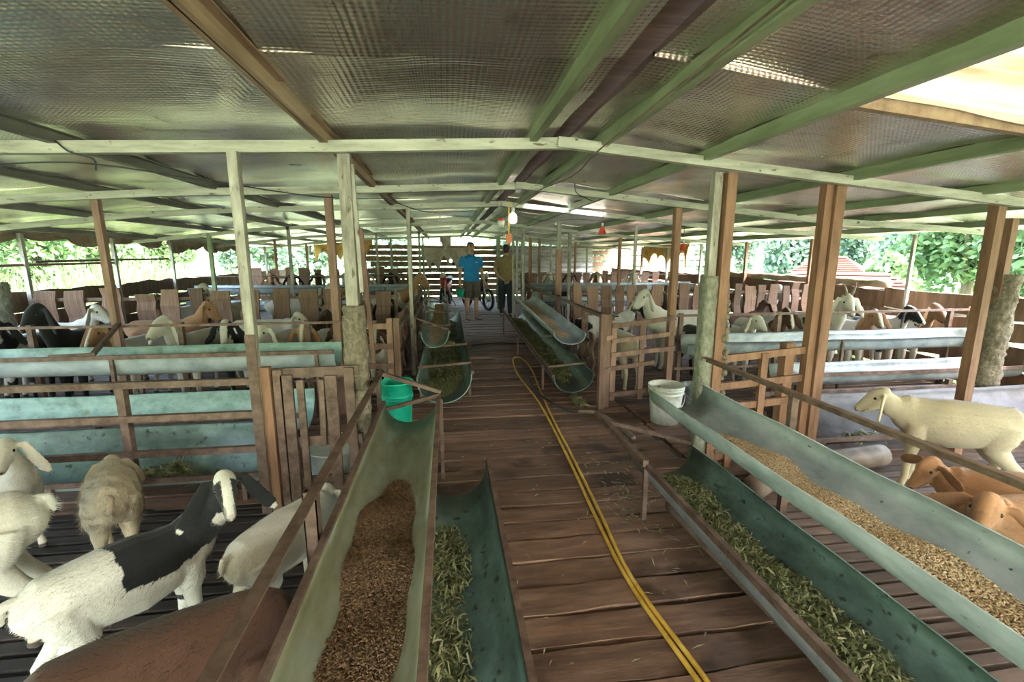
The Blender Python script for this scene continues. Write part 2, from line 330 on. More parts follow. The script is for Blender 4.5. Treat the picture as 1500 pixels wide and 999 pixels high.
def paint(me, fn):
    n = len(me.vertices); co = np.empty(n * 3, np.float32); me.vertices.foreach_get('co', co); c = fn(co.reshape(-1, 3))
    a = me.color_attributes.new('coat', 'FLOAT_COLOR', 'POINT'); rgba = np.ones((n, 4), np.float32); rgba[:, :3] = c
    a.data.foreach_set('color', rgba.ravel())
def vnoise(p, k, seed=0):
    """cheap smooth noise in -1..1 from summed sines"""
    rg = np.random.default_rng(seed); o = np.zeros(len(p))
    for i in range(7):
        d = rg.normal(size=3); d /= np.linalg.norm(d); o += np.sin(p @ d * k * rg.uniform(.6, 1.6) + rg.uniform(0, 6.3))
    return o / 4.0
# ================================================================== THE SHED
Y0, Y1 = -4.6, 16.6
PROF_L = [(.60, 2.035), (.5, 2.03), (-.6, 1.985), (-1.82, 1.945), (-2.75, 1.92), (-3.7, 1.82), (-4.7, 1.70), (-5.35, 1.65)]
PROF_R = [(.71, 2.035), (.83, 2.02), (1.45, 1.955), (2.4, 1.87), (3.3, 1.80), (4.2, 1.765), (5.2, 1.705), (6.0, 1.66)]
def roof_z(x):
    xs = [p[0] for p in PROF_L[::-1] + PROF_R]; zs = [p[1] for p in PROF_L[::-1] + PROF_R]
    return float(np.interp(x, xs, zs))
# --- ground and floors
g = MB(); g.box(-5.2, 6.0, Y0, Y1 + .3, -1.12, -1.0)
obj('ground', g, 'dirt', kind='structure', label='dark earth seen through the gaps below the slatted floor')
floor = empty('floor', (0, 0, 0), kind='structure', label='uneven brown plank floor of the central aisle')
pl = [rough_plank('plank', 2.15, .152, .035, 'plank', 18, .007) for _ in range(8)]
y = -1.3; i = 0
while y < Y1 - 3:
    inst('plank', pl[i % 8], floor, (.52 + random.uniform(-.03, .03), y, -.0185 + random.uniform(-.004, .004)), (random.uniform(-.015, .015), 0, random.uniform(-.012, .012) + (math.pi if i % 3 == 0 else 0)), (1, random.uniform(.88, 1.04), 1))
    y += .166 + random.uniform(-.006, .006); i += 1
for x in (-.45, .1, .7, 1.3): obj('joist', MB().box(x - .04, x + .04, Y0, Y1 - 3, -.14, -.045), 'plank', floor)
obj('floor', MB().box(-5.0, 5.6, Y0, -1.4, -.05, -.002), 'plank', kind='structure', label='plank floor of the shed behind the viewpoint')
fl2 = empty('floor', (0, 0, 0), kind='structure', label='brown plank floor of the cross alley beside the white bucket')
pr_ = [rough_plank('plank', 4.1, .15, .035, 'plank', 16, .008) for _ in range(4)]
for (x0, ya, yb) in ((-2.65, 2.72, 4.1), (3.7, 2.72, 4.1)):
    y = ya
    while y < yb:
        inst('plank', pr_[random.randrange(4)], fl2, (x0, y, -.02 + random.uniform(-.004, .004)), (random.uniform(-.02, .02), 0, random.uniform(-.006, .006)))
        y += .16
def slat_floor(x0, x1, ya, yb, pitch, label, many=False, mat='slat'):
    f = empty('floor', (0, 0, 0), kind='structure', label=label)
    if many:
        m = MB(); y = ya
        while y < yb: m.box(x0, x1, y, y + pitch * .75, -.03, 0); y += pitch
        o = obj('slats', m, 'slat', f, kind='stuff')
    else:
        va = [rough_plank('slat', x1 - x0, pitch * .72, .03, mat, 10, .004) for _ in range(4)]; y = ya
        while y < yb:
            inst('slat', va[random.randrange(4)], f, ((x0 + x1) / 2, y, -.018), (random.uniform(-.03, .03), 0, random.uniform(-.003, .003)), (1, random.uniform(.85, 1.08), 1)); y += pitch
    for x in np.arange(x0 + .3, x1, 1.1): obj('joist', MB().box(x - .03, x + .03, ya, yb, -.12, -.038), 'slat', f)
slat_floor(-5.0, -.56, -1.35, 2.68, .078, 'dark slatted floor of the pen with the black saddled goat', mat='slat_shaded')
slat_floor(1.61, 5.6, -1.35, 2.68, .072, 'brown slatted floor of the pen with the cream goat')
slat_floor(-5.0, -.56, 4.12, 8.0, .09, 'slatted floor of the pen behind the green cross troughs')
slat_floor(1.61, 5.6, 4.12, 8.0, .09, 'slatted floor of the pen behind the wooden stile gate')
slat_floor(-5.0, -.56, 8.0, 16.5, .1, 'slatted floor of the pens towards the back wall, white goats on it', True)
slat_floor(1.61, 5.6, 8.0, 16.5, .1, 'slatted floor of the pens towards the back wall, by the corrugated sheets', True)
obj('floor', MB().box(-.56, 1.61, Y1 - 3.05, Y1, -.05, -.002), 'plank', kind='structure', label='dark end of the aisle floor under the motorbike')

# --- roof
ceil = empty('ceiling', (0, 0, 0), kind='structure', label='low pitched roof lined with silver embossed foil')
def sheet(prof, ya, yb, name='insulation_sheet', mat='foil', dz=.036, wav=.006, parent=ceil):
    xs = []
    for (a, b) in zip(prof[:-1], prof[1:]):
        n = max(1, int(abs(b[0] - a[0]) / .09)); xs += [a[0] + (b[0] - a[0]) * k / n for k in range(n)]
    xs.append(prof[-1][0]); ny = 8; px = [p[0] for p in prof]; pz = [p[1] for p in prof]
    if px[0] > px[-1]: px = px[::-1]; pz = pz[::-1]
    v = []; ph = random.uniform(0, 9); ph2 = random.uniform(0, 9)
    for layer in (0, .012):
        for j in range(ny + 1):
            yy = ya + (yb - ya) * j / ny
            for x in xs:
                sag = -.012 * abs(math.sin(math.pi * x / .95)) * (layer == 0)
                z = float(np.interp(x, px, pz)) + dz + layer + (wav * (math.sin(x * 5 + ph + yy * 3) + math.sin(yy * 9 + ph2 + x)) + sag) * (layer == 0)
                v.append((x, yy, z if layer == 0 else max(z, 0)))
    n = len(xs); f = []; o = n * (ny + 1)
    for j in range(ny):
        for i in range(n - 1):
            a = j * n + i; f.append((a, a + 1, a + n + 1, a + n)); f.append((o + a, o + a + n, o + a + n + 1, o + a + 1))
    for j in range(ny):
        for i in (0, n - 1):
            a = j * n + i; f.append((a, a + n, o + a + n, o + a))
    for i in range(n - 1):
        for j in (0, ny):
            a = j * n + i; f.append((a, a + 1, o + a + 1, o + a))
    m = MB(); m.v = v; m.f = f
    return obj(name, m, mat, parent, smooth=False)
bounds = [Y0, -1.35, -.05, 1.63, 2.85, 4.1, 5.5, 6.8, 8.1, 9.4, 10.7, 12.0, 13.3, 14.6, Y1]
for k, (ya, yb) in enumerate(zip(bounds[:-1], bounds[1:])):
    sheet(PROF_L, ya, yb + .02)
    if 0 < k < 3:
        sheet([(.71, 2.035), (.83, 2.02), (1.46, 1.955)], ya, yb + .02)
        sheet([(3.32, 1.80), (4.2, 1.765), (5.2, 1.705), (6.0, 1.66)], ya, yb + .02)
    else:
        if k == 5:
            sheet(PROF_R[:2] + [(.95, 2.008)], ya, yb + .02); sheet([(.95, 2.008), (1.45, 1.955), (1.9, 1.915)], ya, yb - .045); sheet([(1.9, 1.915), (2.4, 1.87)] + PROF_R[4:], ya, yb + .02)
        else: sheet(PROF_R, ya, yb + .02)
# translucent corrugated panels over the near right pen
prof = [(1.42, 1.995), (3.34, 1.845)]
for k in range(4):
    ya = -1.31 + k * .735; m = MB(); nx, ny = 12, 24
    for layer in (0, .006):
        for j in range(ny + 1):
            for i in range(nx + 1):
                x = 1.42 + 1.94 * i / nx; yy = ya + .75 * j / ny
                m.v.append((x, yy, 2.0 - .082 * (x - 1.42) + layer + .009 * math.cos(2 * math.pi * (yy + 1.3) / .1225)))
    o = (nx + 1) * (ny + 1)
    for j in range(ny):
        for i in range(nx):
            a = j * (nx + 1) + i; m.f.append((a, a + 1, a + nx + 2, a + nx + 1)); m.f.append((o + a, o + a + nx + 1, o + a + nx + 2, o + a + 1))
    obj('translucent_panel', m, 'skylight', ceil, smooth=True, label='yellowed translucent corrugated sheet')
obj('panel_edge_batten', MB().bar((1.44, 1.65, 1.965), (3.4, 1.68, 1.80), .03, .045), 'purlin_brown', ceil)
# ridge: brown cap boards above the slit
for (ya, yb) in ((Y0, 1.2), (1.2, 3.6), (3.6, 6.2), (6.2, 9), (9, 12), (12, Y1)):
    obj('ridge_cap_board', MB().box(.50, .80, ya, yb, 2.085 + random.uniform(0, .01), 2.105), 'slat', ceil)
for x, z, mt, w, h in [(.47, 2.03, 'purlin', .05, .065), (.86, 2.02, 'purlin', .05, .065), (1.45, 1.955, 'purlin', .05, .06), (2.4, 1.87, 'purlin', .05, .06), (3.3, 1.80, 'purlin', .05, .055), (4.2, 1.765, 'purlin', .05, .055), (5.2, 1.705, 'purlin', .05, .055),
                       (-.6, 1.985, 'purlin_brown', .05, .05), (-1.82, 1.945, 'purlin_grey', .05, .05), (-2.75, 1.92, 'purlin_grey', .05, .05), (-3.7, 1.82, 'purlin_grey', .05, .05), (-4.7, 1.70, 'purlin_grey', .05, .05)]:
    for ya, yb in ((Y0, 4.3), (4.3, 10.2), (10.2, Y1)):
        m = MB(); m.angle((x, ya, z + h / 2), (x, yb, z + h / 2), w, .005); m.bar((x, ya, z), (x, yb, z), w * .8, h)
        obj('purlin', m, mt, ceil)
FR = [2.6, 4.15, 5.55, 8.5, 11.4, 14.2]
for yf in FR:
    for side in (0, 1):
        pr = [(.70, 2.0), (-.6, 1.945), (-2.2, 1.893), (-3.2, 1.83), (-4.2, 1.72), (-5.2, 1.61)] if side == 0 else [(.60, 2.0), (2.0, 1.872), (3.55, 1.735), (4.7, 1.68), (5.7, 1.62)]
        m = MB()
        for a, b in zip(pr[:-1], pr[1:]): m.bar((a[0], yf - .02 * side, a[1]), (b[0], yf - .02 * side, b[1]), .045, .052 if side else .056)
        obj('roof_beam', m, 'galv', ceil)

# --- walls
def board_wall(name, axis, pos, a0, a1, rows, label, mat='wallwood', blen=2.6, amp=.018, th=.03):
    w = empty(name, (0, 0, 0), kind='structure', label=label)
    va = {}
    for (z0, z1) in rows:
        key = round(z1 - z0, 2)
        if key not in va: va[key] = [rough_plank('wall_board', blen, z1 - z0, th, mat, 9, amp) for _ in range(3)]
        a = a0 + random.uniform(-1.2, 0)
        while a < a1:
            c = a + blen / 2; me = va[key][random.randrange(3)]; z = (z0 + z1) / 2 + random.uniform(-.012, .012); d = random.uniform(-.008, .008)
            if axis == 'y': inst('wall_board', me, w, (pos + d, c, z), (R(90), random.uniform(-.008, .008), R(90)))
            else: inst('wall_board', me, w, (c, pos + d, z), (R(90), random.uniform(-.006, .006), 0))
            a += blen - .02
    return w
board_wall('wall_left', 'y', -5.08, Y0 + .8, Y1 - 2.4, [(.02, .24), (.26, .48), (.51, .72), (.74, .98)], 'rough brown slab board side wall below the tall grass')
board_wall('wall_right', 'y', 5.68, Y0 + .8, Y1 - 2.4, [(.02, .24), (.26, .50), (.53, .73), (.76, .99)], 'rough brown slab board side wall below the leafy tree')
board_wall('wall_back', 'x', Y1, -2.3, 6.0, [(.03, .2), (.23, .4), (.43, .6), (.63, .8), (.84, 1.0), (1.04, 1.2), (1.24, 1.4), (1.44, 1.6), (1.63, 1.76)], 'dark plank end wall with light showing through its gaps', blen=4.2, amp=.01)
wb = bpy.data.objects['wall_back']
for k in range(5):
    m = MB(); x0 = 2.1 + k * .62; n = 40
    for j, dz in enumerate((0, .004)):
        for i in range(n + 1):
            z = .1 + 1.6 * i / n
            for x in (x0, x0 + .64): m.v.append((x, Y1 - .06 - dz + .012 * math.sin(i * 1.25) , z))
    for i in range(n): m.f.append((2 * i, 2 * i + 1, 2 * i + 3, 2 * i + 2)); o = 2 * (n + 1); m.f.append((o + 2 * i, o + 2 * i + 2, o + 2 * i + 3, o + 2 * i + 1))
    obj('corrugated_sheet', m, 'ironback', wb, smooth=True, label='grey corrugated iron sheet')

# ------------------------------------------------------------------ posts
def post(x, y, z1, w, mat, label, name='wooden_post', group=None, z0=0, d=None, lean=(0, 0), parts=None):
    e = MB(); d = d or w; n = 5
    for i in range(n):
        t0, t1 = i / n, (i + 1) / n
        e.bar((x + lean[0] * t0, y + lean[1] * t0, z0 + (z1 - z0) * t0), (x + lean[0] * t1, y + lean[1] * t1, z0 + (z1 - z0) * t1 + .001), w, d, (0, 1, 0))
    return obj(name, e, mat, None, loc=(x, y, z0), label=label, cat='post', group=group)
def mud_post(x, y, zc, rc, z1, w, mat, cmat, label, lean=(0, 0), prism=False):
    """timber or steel post whose foot is cast in a lumpy column"""
    t = empty('footed_post', (x, y, 0), label, 'post')
    obj('shaft', MB().bar((x, y, 0.03), (x, y, z1), w, w, (0, 1, 0)), mat, t)
    m = MB(); n = 22; rings = 46
    for j in range(rings):
        z = zc * j / (rings - 1)
        for k in range(n):
            a = 2 * math.pi * k / n; r = rc * (1 + .10 * math.sin(a * 3 + z * 9) * math.sin(z * 23 + a) + random.uniform(-.10, .10)) * (1.12 - .15 * z / zc)
            if prism: r = rc * min(1 / max(abs(math.cos(a)), 1e-3), 1 / max(abs(math.sin(a)), 1e-3), 1.3) * (1 + random.uniform(-.035, .035))
            m.v.append((x + lean[0] * z + r * math.cos(a), y + lean[1] * z + r * math.sin(a), z))
    for j in range(rings - 1):
        for k in range(n): m.f.append((j * n + k, j * n + (k + 1) % n, (j + 1) * n + (k + 1) % n, (j + 1) * n + k))
    m.f.append(tuple(reversed(range(n)))); m.f.append(tuple((rings - 1) * n + k for k in range(n)))
    obj('cast_foot', m, cmat, t, smooth=True)
    return t
t = empty('steel_post', (-1.02, 2.55, 0), 'slim post, pale above and rusty below, beside the brown board gate', 'post')
obj('shaft', MB().bar((-1.02, 2.55, .0), (-1.02, 2.55, 1.9), .046, .046, (0, 1, 0)), 'oldpost', t)
obj('angle_iron', MB().bar((-.975, 2.56, .0), (-.975, 2.56, .82), .05, .04, (0, 1, 0)), 'redpost', t, label='rusty angle iron along the lower half')
obj('angle_iron', MB().bar((-1.02, 2.522, .0), (-1.02, 2.522, 1.0), .05, .006, (0, 1, 0)), 'rust', t)
t = mud_post(-.525, 2.68, 1.13, .062, 1.93, .062, 'oldpost', 'mud', 'pale post rising from a mud caked column beside the green bucket')
obj('brace', MB().bar((-.442, 2.76, .78), (-.465, 2.70, 1.55), .022, .03), 'board', t)
obj('brace', MB().bar((-.475, 2.69, 1.2), (-.49, 2.69, 1.88), .02, .025), 'oldpost', t)
t = mud_post(1.615, 2.72, 1.28, .044, 1.89, .05, 'oldpost', 'concrete', 'two-tone post with grey concrete foot beside the white bucket', prism=True)
obj('timber', MB().bar((1.685, 2.70, .0), (1.685, 2.70, 1.885), .06, .07, (0, 1, 0)), 'redpost', t, label='red brown timber half')
m = MB()
for k in range(26): m.ball((1.725 + random.uniform(-.008, .012), 2.67 + random.uniform(-.01, .03), .05 + 1.15 * k / 26), random.uniform(.016, .026), 6, 4)
obj('mortar', m, 'mud', t, smooth=True)
t = empty('timber_post', (2.33, 2.66, 0), 'thick red brown double timber post behind the grain trough, near the cream goat', 'post')
obj('timber', MB().bar((2.375, 2.66, 0), (2.375, 2.66, 1.84), .065, .07, (0, 1, 0)), 'redpost', t)
obj('timber', MB().bar((2.312, 2.67, 0), (2.312, 2.67, 1.835), .05, .055, (0, 1, 0)), 'redpost', t)
post(2.20, 2.716, .84, .065, 'redpost', 'short orange brown gate post ending at rail height', 'timber_post')
post(3.52, 2.64, 1.74, .062, 'redpost', 'red brown post standing at the far end of the grey cross trough', 'timber_post', z0=.0)
mud_post(4.56, 3.3, 1.25, .09, 1.70, .06, 'redpost', 'mud', 'thick mud caked column beside the end of the grey cross trough', lean=(.05, 0))
post(-2.72, 4.22, 1.89, .05, 'board', 'brown round post standing among the goats behind the upper green cross trough', 'timber_post', lean=(-.02, 0))
for x, z, mt in ((-.97, 1.90, 'board'), (2.13, 1.835, 'redpost')):
    post(x, 4.2, z, .06, mt, 'brown post at the second roof beam' + (' beside the slatted gate' if x > 0 else ' beside the green trough end'), 'timber_post')
post(-.425, 5.5, 1.93, .04, 'oldpost', 'pale topped post beside the far left aisle trough', 'timber_post')
t = empty('timber_post', (1.68, 7.0, 0), 'post with a pale top and brown foot beside the far right aisle trough', 'post')
obj('shaft', MB().bar((1.68, 7.0, 0), (1.68, 7.0, 1.5), .085, .07, (0, 1, 0)), 'board', t); obj('pale_top', MB().bar((1.68, 7.0, 1.4), (1.68, 7.0, 1.93), .06, .05, (0, 1, 0)), 'oldpost', t)
post(2.55, 6.18, 1.82, .035, 'oldpost', 'mossy slim post rising above the red brown board fence', 'steel_post')
GF = 'posts at the far roof beams'
for yf in (8.5, 11.4, 14.2):
    for x in (-3.9, -2.7, -1.6, -.65, 1.45, 2.3, 3.2, 4.3):
        post(x + random.uniform(-.08, .08), yf, roof_z(x) - .02, random.choice((.045, .055)), (pm := random.choice(('oldpost', 'board', 'purlin', 'redpost'))), 'slim ' + {'oldpost': 'pale', 'board': 'brown', 'purlin': 'green', 'redpost': 'red brown'}[pm] + ' post under a roof beam over the far pens, ' + ('tall grass side' if x < 0 else 'leafy tree side'), 'timber_post', GF)
for x, mt in ((.98, 'oldpost'), (1.06, 'oldpost')): post(x + .32, 9.3 , 1.93, .04, mt, 'pale slim post of the pair in front of the man in tan', 'steel_post', 'pair of pale posts by the man in tan')
post(1.35, 12.4, 1.9, .09, 'purlin', 'green painted post behind the man in tan', 'timber_post')
post(2.0, 11.3, 1.83, .07, 'redpost', 'red brown square post between the aisle and the corrugated sheets', 'timber_post')
for y in (2.9, 6.35, 7.9, 9.4, 10.9, 12.4, 13.9):
    post(-4.99, y, 1.665, .045, 'oldpost', 'slim eave post against the left slab wall below the rolled curtain', 'steel_post', 'left eave posts')
for y in (2.6, 5.0, 6.6, 8.2, 9.8, 11.4, 13.0):
    post(5.58, y, 1.655, .05 if y != 5.0 else .035, 'redpost' if int(y) % 2 == 0 else 'oldpost', 'slim eave post against the right slab wall', 'timber_post', 'right eave posts')
mud_post(-4.85, 5.75, 1.12, .11, 1.66, .06, 'oldpost', 'concrete', 'pale crusted column against the left slab wall')
# rails above the left wall
for (ya, yb, z) in ((4.8, 7.9, 1.28), (6.5, 9.3, 1.33)):
    obj('curtain_rail', MB().loft([(-5.0, ya, z), (-5.0, (ya + yb) / 2, z + .015), (-5.0, yb, z + .02)], .016, 8), 'board', None, loc=(-5, ya, z), label='thin pole lashed across the posts above the left slab wall', cat='rail', group='poles above the left wall')

# ------------------------------------------------------------------ troughs
def trough_profile(A, B, depth, n=16, flat=.85):
    out = []
    for i in range(n + 1):
        t = math.pi * i / n; c = (1 - math.cos(t)) / 2
        out.append((A[0] + (B[0] - A[0]) * c, A[1] + (B[1] - A[1]) * c - depth * math.sin(t) ** flat))
    return out
def trough(name, label, axis, a0, a1, A, B, depth, mat, rim=None, group=None, legs=(), A1=None, B1=None, th=.009, out='basin_grey', cat='trough', foot=0, seg=8):
    """half-pipe feed trough running along axis from a0 to a1; A,B = (across, z) of its two rims"""
    A1 = A1 or A; B1 = B1 or B
    def P(u, s, z): return (u, s, z) if axis == 'y' else (s, u, z)
    base = P((A[0] + B[0]) / 2, a0, 0); t = empty(name, base, label, cat, group)
    def body(shrink):
        m = MB()
        for j in range(seg + 1):
            f = j / seg; s = a0 + (a1 - a0) * f
            Aj = (A[0] + (A1[0] - A[0]) * f, A[1] + (A1[1] - A[1]) * f); Bj = (B[0] + (B1[0] - B[0]) * f, B[1] + (B1[1] - B[1]) * f)
            wob = .004 * math.sin(j * 2.1)
            m.v += [P(u, s, z + wob) for u, z in trough_profile(Aj, Bj, depth)]
        return m
    n = 17
    inn = body(0); outv = body(0)
    k = len(inn.v); m = MB(); m.v = list(inn.v)
    # outside skin: pushed down and outwards
    for j in range(seg + 1):
        row = inn.v[j * n:(j + 1) * n]; c = Vector(row[0]).lerp(Vector(row[-1]), .5)
        for p in row:
            d = (Vector(p) - c); d.z -= .001; d.normalize(); q = Vector(p) + d * th; m.v.append(tuple(q))
    fi = []; fo = []
    flip = (axis == 'y')
    for j in range(seg):
        for i in range(n - 1):
            a = j * n + i; q = (a, a + 1, a + n + 1, a + n)
            fi.append(q if flip else q[::-1]); q2 = (k + a, k + a + n, k + a + n + 1, k + a + 1); fo.append(q2 if flip else q2[::-1])
    fe = []
    for i in range(n - 1):
        for j in (0, seg): a = j * n + i; fe.append((a, a + 1, k + a + 1, k + a))
    for j in range(seg):
        for i in (0, n - 1): a = j * n + i; fe.append((a, a + n, k + a + n, k + a))
    m.f = fi + fo + fe
    o = obj('basin', m, mat, t, smooth=True)
    o.data.materials.append(M[out])
    for idx in range(len(fi), len(fi) + len(fo)): o.data.polygons[idx].material_index = 1
    if rim:
        for s_ in rim:
            (c0, c1) = ((A, A1), (B, B1))[s_]; sg = -1 if c0[0] < (A[0] + B[0]) / 2 else 1
            dx = sg * .012
            mm = MB().bar(P(c0[0] + dx, a0, c0[1]), P(c1[0] + dx, a1, c1[1]), .022, .03)
            obj('rim_bar', mm, 'rust', t)
    for s in legs:
        f = (s - a0) / (a1 - a0)
        for (c0, c1) in ((A, A1), (B, B1)):
            cx = c0[0] + (c1[0] - c0[0]) * f; cz = c0[1] + (c1[1] - c0[1]) * f; sg = -1 if c0[0] < (A[0] + B[0]) / 2 else 1
            obj('leg', MB().bar(P(cx + sg * .014, s, foot), P(cx + sg * .014, s, cz - .01), .024, .024, (0, 1, 0)), 'rust', t)
    return t
# left aisle, near pair
t = trough('feed_trough', 'wide grain trough with brown grain beside the handrail on the left of the aisle', 'y', .35, 2.86, (-.40, .50), (-.085, .53), .15, 'basin_dusty', rim=(0, 1), legs=(), out='basin_teal', seg=10)
obj('cross_bar', MB().bar((-.425, 2.83, .46), (-.07, 2.83, .545), .022, .022), 'rust', t)
obj('cross_bar', MB().bar((-.44, 2.85, .70), (-.06, 2.85, .56), .03, .022), 'rust', t)
obj('handrail', MB().angle((-.435, .3, .69), (-.435, 2.88, .70), .032, .006), 'rust', t)
obj('upright', MB().bar((-.437, 2.84, 0), (-.437, 2.84, .70), .025, .025, (0, 1, 0)), 'rust', t)
for yy in (1.45, .5):
    m = MB(); 
    for dx, dy, a, b in ((-.019, 0, .004, .042), (.019, 0, .004, .042), (0, -.019, .042, .004), (0, .019, .042, .004)): m.bar((-.452 + dx, yy + dy, 0), (-.452 + dx, yy + dy, .665), a, b, (0, 1, 0))
    obj('upright', m, 'rust', t)
obj('upright', MB().bar((-.06, 2.80, 0), (-.06, 2.80, .53), .022, .022, (0, 1, 0)), 'rust', t)
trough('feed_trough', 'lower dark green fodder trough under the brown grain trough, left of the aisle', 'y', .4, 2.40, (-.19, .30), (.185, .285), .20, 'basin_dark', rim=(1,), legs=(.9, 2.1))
# left aisle, far pair
t = trough('feed_trough', 'upper feed trough of the far left pair where a tan goat eats', 'y', 4.95, 9.3, (-.29, .60), (-.01, .60), .16, 'basin', rim=(0, 1), legs=(), A1=(-.36, .64), B1=(-.03, .64), out='basin_grey')
for yy in (5.05, 6.4, 7.9):
    obj('cross_bar', MB().bar((-.34, yy, .74), (.0, yy, .61), .018, .018), 'rust', t); obj('cross_bar', MB().bar((-.33, yy + .25, .62), (.02, yy + .25, .62), .018, .018), 'rust', t); obj('upright', MB().bar((-.36, yy, 0), (-.36, yy, .76), .024, .024, (0, 1, 0)), 'rust', t)
obj('handrail', MB().angle((-.36, 4.95, .77), (-.37, 9.3, .80), .028, .005), 'rust', t)
t = trough('feed_trough', 'lower fodder trough of the far left pair beside the aisle planks', 'y', 3.95, 9.4, (-.28, .37), (.185, .40), .25, 'basin', rim=(1,), legs=(4.6, 6.4, 8.4))
obj('cross_bar', MB().bar((-.29, 4.25, .39), (.20, 4.25, .42), .02, .02), 'rust', t); obj('cross_bar', MB().bar((-.29, 5.2, .39), (.20, 5.2, .42), .02, .02), 'rust', t)
# right aisle, near pair
t = trough('feed_trough', 'pale blue grain trough with yellow grain at the rail right of the aisle', 'y', .25, 2.58, (1.205, .60), (1.545, .615), .135, 'basin_teal', rim=(), out='basin_teal', seg=10)
obj('handrail', MB().angle((1.635, .2, .765), (1.60, 2.66, .775), .03, .006, side=-1), 'rust', t)
for yy in (.6, 1.93): obj('upright', MB().bar((1.625, yy, 0), (1.625, yy, .76), .035, .03, (0, 1, 0)), 'rust', t)
for yy in (1.0, 2.3): obj('bracket', MB().bar((1.62, yy, .47), (1.36, yy, .452), .02, .02), 'rust', t)
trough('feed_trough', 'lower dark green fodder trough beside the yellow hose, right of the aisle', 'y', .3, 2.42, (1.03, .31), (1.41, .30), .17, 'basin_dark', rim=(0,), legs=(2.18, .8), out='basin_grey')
m = MB().bar((1.0, 2.2, .29), (1.25, 3.02, .20), .04, .03); 
obj('rail_extension', MB().bar((1.005, 2.16, .33), (1.02, 3.02, .31), .03, .035), 'rust', bpy.data.objects['feed_trough.005'])
obj('brace', MB().bar((1.02, 2.9, .30), (1.58, 2.72, .18), .03, .022), 'rust', bpy.data.objects['feed_trough.005'])
# right aisle, far pair
t = trough('feed_trough', 'upper grain trough of the far right pair beside the man in tan', 'y', 4.6, 7.5, (1.07, .64), (1.40, .61), .12, 'basin_teal', rim=(), A1=(1.05, .80), B1=(1.36, .80), out='basin_teal')
for yy in (5.0, 6.2, 7.3): obj('bracket', MB().bar((1.5, yy, .5 + (yy - 4.6) * .06), (1.06, yy, .5 + (yy - 4.6) * .06), .02, .02), 'rust', t); obj('upright', MB().bar((1.49, yy, 0), (1.49, yy, .82), .026, .026, (0, 1, 0)), 'rust', t)
obj('handrail', MB().angle((1.50, 4.15, .82), (1.50, 9.8, .89), .028, .005, side=-1), 'rust', t)
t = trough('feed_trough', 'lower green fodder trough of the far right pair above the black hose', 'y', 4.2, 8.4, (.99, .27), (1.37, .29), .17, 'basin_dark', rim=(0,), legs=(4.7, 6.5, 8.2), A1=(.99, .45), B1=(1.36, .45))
obj('cross_bar', MB().bar((.97, 4.55, .28), (1.40, 4.55, .31), .018, .018), 'rust', t)
# cross troughs, left
trough('cross_trough', 'upper green cross trough that the left goats look over', 'x', -4.95, -.87, (3.62, .685), (3.87, .715), .16, 'basin', rim=(0,), legs=(-4.0, -2.4, -1.0), out='basin_white')
trough('cross_trough', 'lower green cross trough with white underside on the left', 'x', -4.95, -.98, (3.12, .36), (3.42, .455), .16, 'basin', rim=(0,), legs=(-3.8, -2.2, -1.1), out='basin_white')
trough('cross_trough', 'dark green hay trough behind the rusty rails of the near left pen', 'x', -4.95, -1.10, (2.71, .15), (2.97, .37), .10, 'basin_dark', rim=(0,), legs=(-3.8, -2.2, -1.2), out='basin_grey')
# cross troughs, right
trough('cross_trough', 'upper galvanised cross trough that the right goats look over', 'x', 2.20, 5.45, (3.98, .60), (4.12, .66), .14, 'basin_grey', rim=(), legs=(2.5, 3.8, 5.2), out='basin_grey')
trough('cross_trough', 'lower galvanised cross trough with an open end, right of the double timber post', 'x', 2.98, 5.5, (3.66, .345), (3.89, .40), .13, 'basin_grey', rim=(0,), legs=(3.3, 5.2), out='basin_grey')
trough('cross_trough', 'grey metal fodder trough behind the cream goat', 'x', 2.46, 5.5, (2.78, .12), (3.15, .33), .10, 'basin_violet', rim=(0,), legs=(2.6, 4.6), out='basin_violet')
# far cross troughs
GX = 'far cross troughs'
for (x0, x1, lab) in ((-4.9, -.75, 'far grey cross trough in front of the goats on the left'), (1.75, 5.4, 'far grey cross trough in front of the pens on the right')):
    trough('cross_trough', lab + ', upper of the two', 'x', x0, x1, (9.6, .80), (9.85, .83), .15, 'basin_grey', rim=(), legs=(x0 + .5, x1 - .5), seg=4)
    trough('cross_trough', lab + ', lower of the two', 'x', x0, x1, (9.2, .5), (9.5, .56), .15, 'basin_grey', rim=(), legs=(x0 + .5, x1 - .5), seg=4)

# ------------------------------------------------------------------ fences and gates
def fence(name, label, x0, x1, y, rails, posts, cat='fence', mat='rust', th=.03, rh=.035, axis='x', boards=None, bz=(.42, .98), bw=(.1, .2), gap=(.05, .12), bmat='board', group=None, tilt=.02):
    def P(a, b, z): return (a, b, z) if axis == 'x' else (b, a, z)
    t = empty(name, P(x0, y, 0), label, cat, group)
    for z in rails: obj('rail', MB().bar(P(x0, y, z[0] if isinstance(z, tuple) else z), P(x1, y, z[1] if isinstance(z, tuple) else z), th, rh), mat, t)
    for (px, z1) in posts: obj('post', MB().bar(P(px, y + (.02 if axis == 'x' else 0), 0), P(px, y + (.02 if axis == 'x' else 0), z1), .04, .04, (0, 1, 0)), mat, t)
    if boards:
        va = [rough_plank('board', bz[1] - bz[0], 1.0, .022, bmat, 6, .05, 'z') for _ in range(5)]
        a = x0 + .05
        while a < x1 - .05:
            w = random.uniform(*bw)
            pos = P(a + w / 2, y - .028, (bz[0] + bz[1]) / 2 + random.uniform(-.03, .03))
            inst('board', va[random.randrange(5)], t, Vector(pos) - t.location, (0, random.uniform(-tilt, tilt), 0 if axis == 'x' else R(90)), (w, 1, random.uniform(.93, 1.04)))
            a += w + random.uniform(*gap)
    return t
